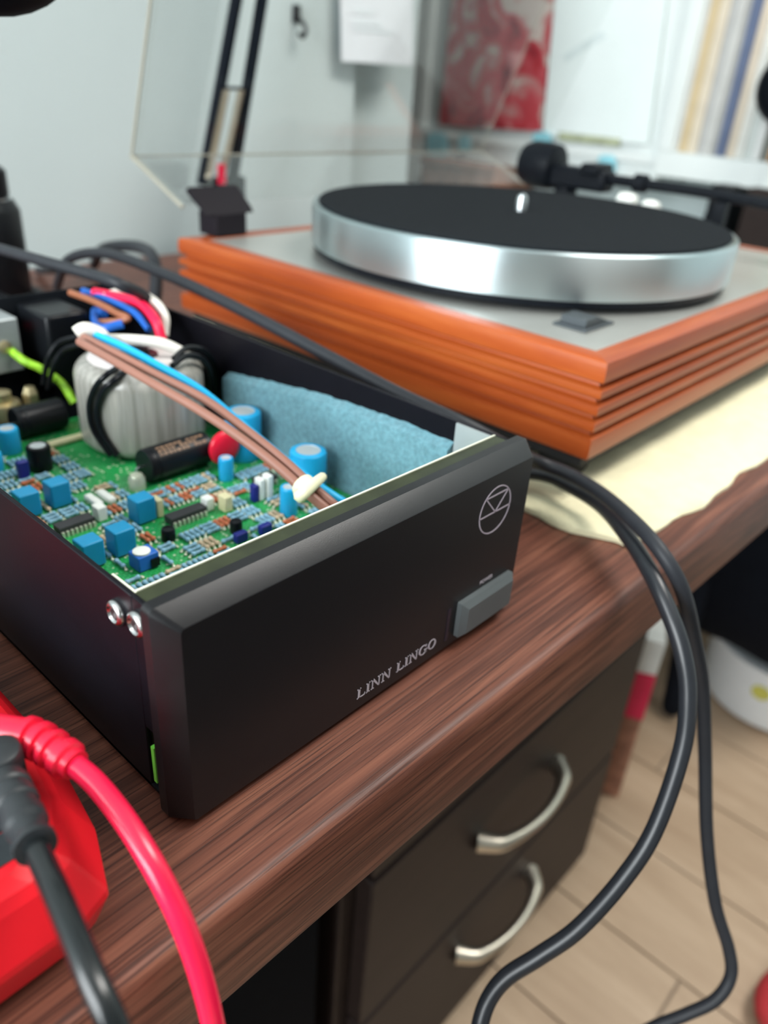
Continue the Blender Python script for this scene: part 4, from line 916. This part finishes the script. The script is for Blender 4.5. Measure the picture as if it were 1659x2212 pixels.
for q, lb in zip(tape_px, tape_lb):
    q = [Vector(p) for p in q]; c = sum(q, Vector()) / 4; ring = []
    for a, b in zip(q, q[1:] + q[:1]): ring += [a.lerp(b, 0.2), a.lerp(b, 0.8)]
    tag(obj('tape_patch', prism(nb(), ring, (0.0035, 0, 0)), 'tape_blue'), lb, 'tape', 'blue tape patches on the board')

# white shelf with record and book spines
SX = 1.50
sf = tag(empty('wall_shelf', (SX + 0.08, 0.3, 0.05)), 'white shelf unit holding upright records at the upper right', 'shelf')
z0s = (Vector((1.5000, 0.5635, 0.1158)).z + Vector((1.5000, 0.3760, 0.1348)).z) / 2; z1s = (Vector((1.5000, 0.5518, 0.0706)).z + Vector((1.5000, 0.3626, 0.0905)).z) / 2
yU0, yU1 = Vector((1.5000, 0.5836, 0.1120)).y, Vector((1.5000, 0.5575, 0.1147)).y
part('shelf_board', bx(SX, SX + 0.157, -0.60, yU0, z1s, z0s), 'white_paint', sf, bevel=0.001)
part('shelf_side', bx(SX, SX + 0.157, yU1, yU0, z0s + 0.0005, 0.92), 'white_paint', sf, bevel=0.001)
part('shelf_side', bx(SX, SX + 0.157, -0.60, -0.57, z0s + 0.0005, 0.92), 'white_paint', sf, bevel=0.001)
part('shelf_top', bx(SX, SX + 0.157, -0.60, yU0, 0.9205, 0.94), 'white_paint', sf, bevel=0.001)
spines = [((.62,.63,.62), 5, 'slim pale grey record spine next to the white upright'), ((.58,.46,.28), 15, 'tan record spine, second from the white upright'), ((.66,.58,.46), 14, 'cream record spine right of the tan one'),
          ((.46,.46,.45), 12, 'mid grey record spine left of the pale grey pair'), ((.56,.56,.54), 10, 'light grey record spine left of the slim dark one'), ((.40,.40,.39), 8, 'slim dark grey record spine left of the blue one'), ((.10,.13,.22), 15, 'slate blue record spine in the middle of the shelf'),
          ((.60,.52,.42), 14, 'beige record spine just right of the blue one'), ((.66,.66,.62), 12, 'off-white record spine right of the beige one'), ((.56,.60,.58), 14, 'pale green-grey record spine left of the white one'), ((.70,.71,.70), 10, 'white record spine beside the dark one'),
          ((.16,.17,.15), 12, 'dark charcoal record spine left of the orange one'), ((.55,.25,.07), 20, 'orange record spine at the right end of the shelf row'), ((.40,.30,.26), 14, 'dull brown record spine right of the orange one'), ((.03,.30,.06), 22, 'green record spine at the right edge of the shelf')]
u = 1450.0
for k, (c, wpx, lb) in enumerate(spines):
    ya = yU1 - 0.001 - (u - 1450) / 209.0 * 0.262; yb_ = ya - wpx / 209.0 * 0.262 + 0.0008
    mk('spine_%d' % k, c, rough=0.6, var=0.06, scale=30)
    h = 0.314 - 0.002 * (k % 3)
    top_h = 0.20 if k == 14 else h
    rec = tag(empty('record', (SX + 0.02, (ya + yb_) / 2, z0s)), lb, 'record', 'records on the white shelf')
    part('sleeve', bx(SX + 0.012 + 0.003 * (k % 2), SX + 0.150, yb_, ya, z0s + 0.0006, z0s + top_h), 'spine_%d' % k, rec, bevel=0.0006)
    u += wpx
# black dish at the right edge in front of the spines
rd = tag(empty('headphones', (SX - 0.03, 0.235, z0s + 0.10)), 'round black ear cup resting at the right edge of the shelf', 'headphones')
hp = Vector((1.4600, 0.3573, 0.2418))
part('ear_cup', lathe(nb(), (1.46, hp.y, hp.z), [(0.02, -0.010), (0.048, -0.008), (0.058, 0.004), (0.058, 0.020), (0.040, 0.028), (0.0, 0.030)], seg=32, axis='x'), 'arm_black', rd, smooth=True, auto=50)
part('ear_pad', lathe(nb(), (1.46, hp.y, hp.z + 0.085), [(0.02, -0.004), (0.044, 0.0), (0.044, 0.018), (0.0, 0.022)], seg=32, axis='x'), 'spine_12', rd, smooth=True, auto=50)
part('cup_stand', bx(1.475, 1.489, hp.y - 0.006, hp.y + 0.006, z0s + 0.0006, hp.z), 'arm_black', rd)
part('cup_stand_base', bx(1.470, 1.5, hp.y - 0.03, hp.y + 0.03, z1s - 0.001, z1s), 'arm_black', rd)
# things under the shelf
tb = tag(empty('low_cabinet', (1.52, 0.35, FZ)), 'low grey cabinet against the far wall below the shelf', 'cabinet')
zc = Vector((1.4200, 0.3795, -0.0360)).z
part('cabinet_body', bx(1.40, 1.655, 0.12, 1.05, FZ, zc - 0.0205), 'wall_paint', tb, bevel=0.003)
part('cabinet_top', bx(1.39, 1.655, 0.11, 1.06, zc - 0.02, zc), 'white_paint', tb, bevel=0.002)
pa_, pb_ = Vector((1.4600, 0.3820, 0.0725)), Vector((1.4600, 0.2987, 0.0833))
rcv = tag(empty('receiver', (1.52, (pa_.y + pb_.y) / 2, zc)), 'dark brown box standing on the low cabinet at the right edge', 'box')
part('receiver_body', bx(1.46, 1.64, pb_.y, pa_.y, zc + 0.004, Vector((1.4600, 0.3624, 0.0842)).z), 'drawer_brown', rcv, bevel=0.003)
part('receiver_foot', bx(1.48, 1.62, pb_.y + 0.01, pa_.y - 0.01, zc + 0.0004, zc + 0.0042), 'cap_black', rcv)
pa_, pb_ = Vector((1.4600, 0.4479, 0.0639)), Vector((1.4600, 0.4079, 0.0691))
sp = tag(empty('small_speaker', (1.52, (pa_.y + pb_.y) / 2, zc)), 'small black speaker on the low cabinet under the white shelf', 'speaker')
part('speaker_box', bx(1.46, 1.60, pb_.y, pa_.y, zc + 0.0005, Vector((1.4600, 0.4375, 0.0827)).z), 'cap_black', sp, bevel=0.004)
part('speaker_cone', lathe(nb(), (1.459, (pa_.y + pb_.y) / 2, zc + 0.06), [(0.020, 0.0), (0.019, -0.002), (0.008, 0.0008), (0.0, -0.001)], seg=24, axis='x'), 'arm_black', sp, smooth=True)
pa_, pb_ = Vector((1.4600, 1.1440, -0.0267)), Vector((1.4600, 0.9325, 0.0009))
bk = tag(empty('brown_box', (1.52, (pa_.y + pb_.y) / 2, zc)), 'dull reddish brown box below the framed board, seen through the clear lid', 'box')
part('box_body', bx(1.46, 1.62, pb_.y, pa_.y, zc + 0.0005, Vector((1.4600, 1.0219, 0.0561)).z - 0.012), 'cork_brown', bk, bevel=0.003)
part('box_lid', bx(1.455, 1.625, pb_.y - 0.004, pa_.y + 0.004, Vector((1.4600, 1.0219, 0.0561)).z - 0.0115, Vector((1.4600, 1.0219, 0.0561)).z), 'cork_brown', bk, bevel=0.002)

# ------------------------------------------------------------------ on the floor, beyond the desk
tub = tag(empty('white_tub', (1.225, 0.019, FZ)), 'white rounded tub with a yellow mark on the floor at the right', 'tub')
part('tub_body', lathe(nb(), (1.225, 0.019, FZ), [(0.104, 0.001), (0.118, 0.008), (0.124, 0.030), (0.127, 0.115), (0.131, 0.118), (0.131, 0.124), (0.121, 0.124), (0.115, 0.02), (0.0, 0.018)], seg=48), 'tub_white', tub, smooth=True, auto=45)
a = Vector((1.225, 0.019, FZ)); dirv = (Vector((-0.085, -0.145, 0)) - Vector((1.225, 0.019, 0))).normalized(); dirv = Vector((math.cos(R(181)), math.sin(R(181)), 0))
c0_ = a + dirv * 0.1245 + Vector((0, 0, 0.082)); tn_ = Vector((-dirv.y, dirv.x, 0))
part('yellow_mark', prism(nb(), [c0_ + tn_ * 0.016 * math.cos(t_) + Vector((0, 0, 0.014 * math.sin(t_))) for t_ in [k * math.pi / 4 for k in range(8)]], dirv * 0.003), 'sticker_yellow', tub)
# black padded bag slumped over the tub and a dark tapered leg beside it
bm = bmesh.new(); bmesh.ops.create_icosphere(bm, subdivisions=4, radius=1.0)
for v in bm.verts:
    x, y, z = v.co; f = 1 + 0.05 * math.sin(5 * x + 2 * z) + 0.04 * math.sin(7 * y + 3 * x)
    pw = lambda q, e: math.copysign(abs(q) ** e, q)
    v.co = Vector((1.215 + 0.185 * pw(x, 0.7) * f, 0.075 + 0.165 * pw(y, 0.7) * f, max(-0.5945 + 0.004 * abs(x), -0.385 + 0.235 * pw(z, 0.6) * f)))
for v in bm.verts:
    k = min(1.0, max(0.0, (v.co.z + 0.5945) / 0.16)) ** 0.5; f = 0.72 + 0.28 * k
    v.co.x = 1.245 + (v.co.x - 1.245) * f; v.co.y = 0.060 + (v.co.y - 0.060) * f
bag = tag(empty('black_bag', (1.215, 0.075, -0.594)), 'large black fabric bag slumped on top of the white tub at the right', 'bag')
part('bag_body', bm, 'fabric_black', bag, smooth=True, auto=80)
part('bag_strap', tube(nb(), [(1.06, 0.15, -0.40), (1.035, 0.145, -0.50), (1.030, 0.135, -0.60), (1.025, 0.125, -0.69), (1.05, 0.135, -0.700)], lambda s: 0.020 - 0.004 * s, seg=10), 'fabric_black', bag, smooth=True)
# red and white carton leaning beside the drawers
ca = tag(empty('carton', (0.8257, 0.1355, FZ)), 'tall white and red carton standing just past the drawer unit', 'carton')
def slabz(z0, z1, k=0.0):
    q = [(0.7815, 0.1362), (0.7982, 0.1010), (0.8700, 0.1350), (0.8530, 0.1700)]
    c = (0.8257, 0.1355); q = [(a + (c[0] - a) * k, b + (c[1] - b) * k) for a, b in q]
    return prism(nb(), [(a, b, z0) for a, b in q], (0, 0, z1 - z0))
part('carton_white_part', slabz(-0.478, -0.420), 'carton_white', ca, bevel=0.003)
part('carton_red_part', slabz(-0.560, -0.4782), 'carton_red', ca, bevel=0.002)
part('carton_base', slabz(FZ + 0.0008, -0.5602, 0.05), 'cork_brown', ca, bevel=0.002)
jr = tag(empty('wicker_basket', (0.925, 0.215, FZ)), 'small dark brown basket on the floor at the foot of the red carton', 'basket')
part('basket_body', lathe(nb(), (0.925, 0.215, FZ), [(0.030, 0.001), (0.038, 0.01), (0.042, 0.06), (0.045, 0.064), (0.040, 0.066), (0.036, 0.02), (0.0, 0.018)], seg=24), 'cork_brown', jr, smooth=True)
# red slipper at the bottom right
bm = bmesh.new(); bmesh.ops.create_icosphere(bm, subdivisions=3, radius=1.0)
for v in bm.verts:
    x, y, z = v.co; v.co = Vector((0.655 + 0.062 * x, -0.200 + 0.045 * y * (1 - 0.2 * x), FZ + 0.028 + 0.027 * z))
sl = tag(empty('red_slipper', (0.655, -0.2, FZ)), 'dark red rounded slipper on the floor at the bottom right corner', 'slipper')
part('upper', bm, 'slipper_red', sl, smooth=True, auto=80)
part('sole', loft(nb(), [[(0.655 + 0.058 * math.cos(k * math.pi / 10), -0.200 + 0.041 * math.sin(k * math.pi / 10), FZ + zz) for k in range(20)] for zz in (0.0006, 0.007)]), 'cork_brown', sl)
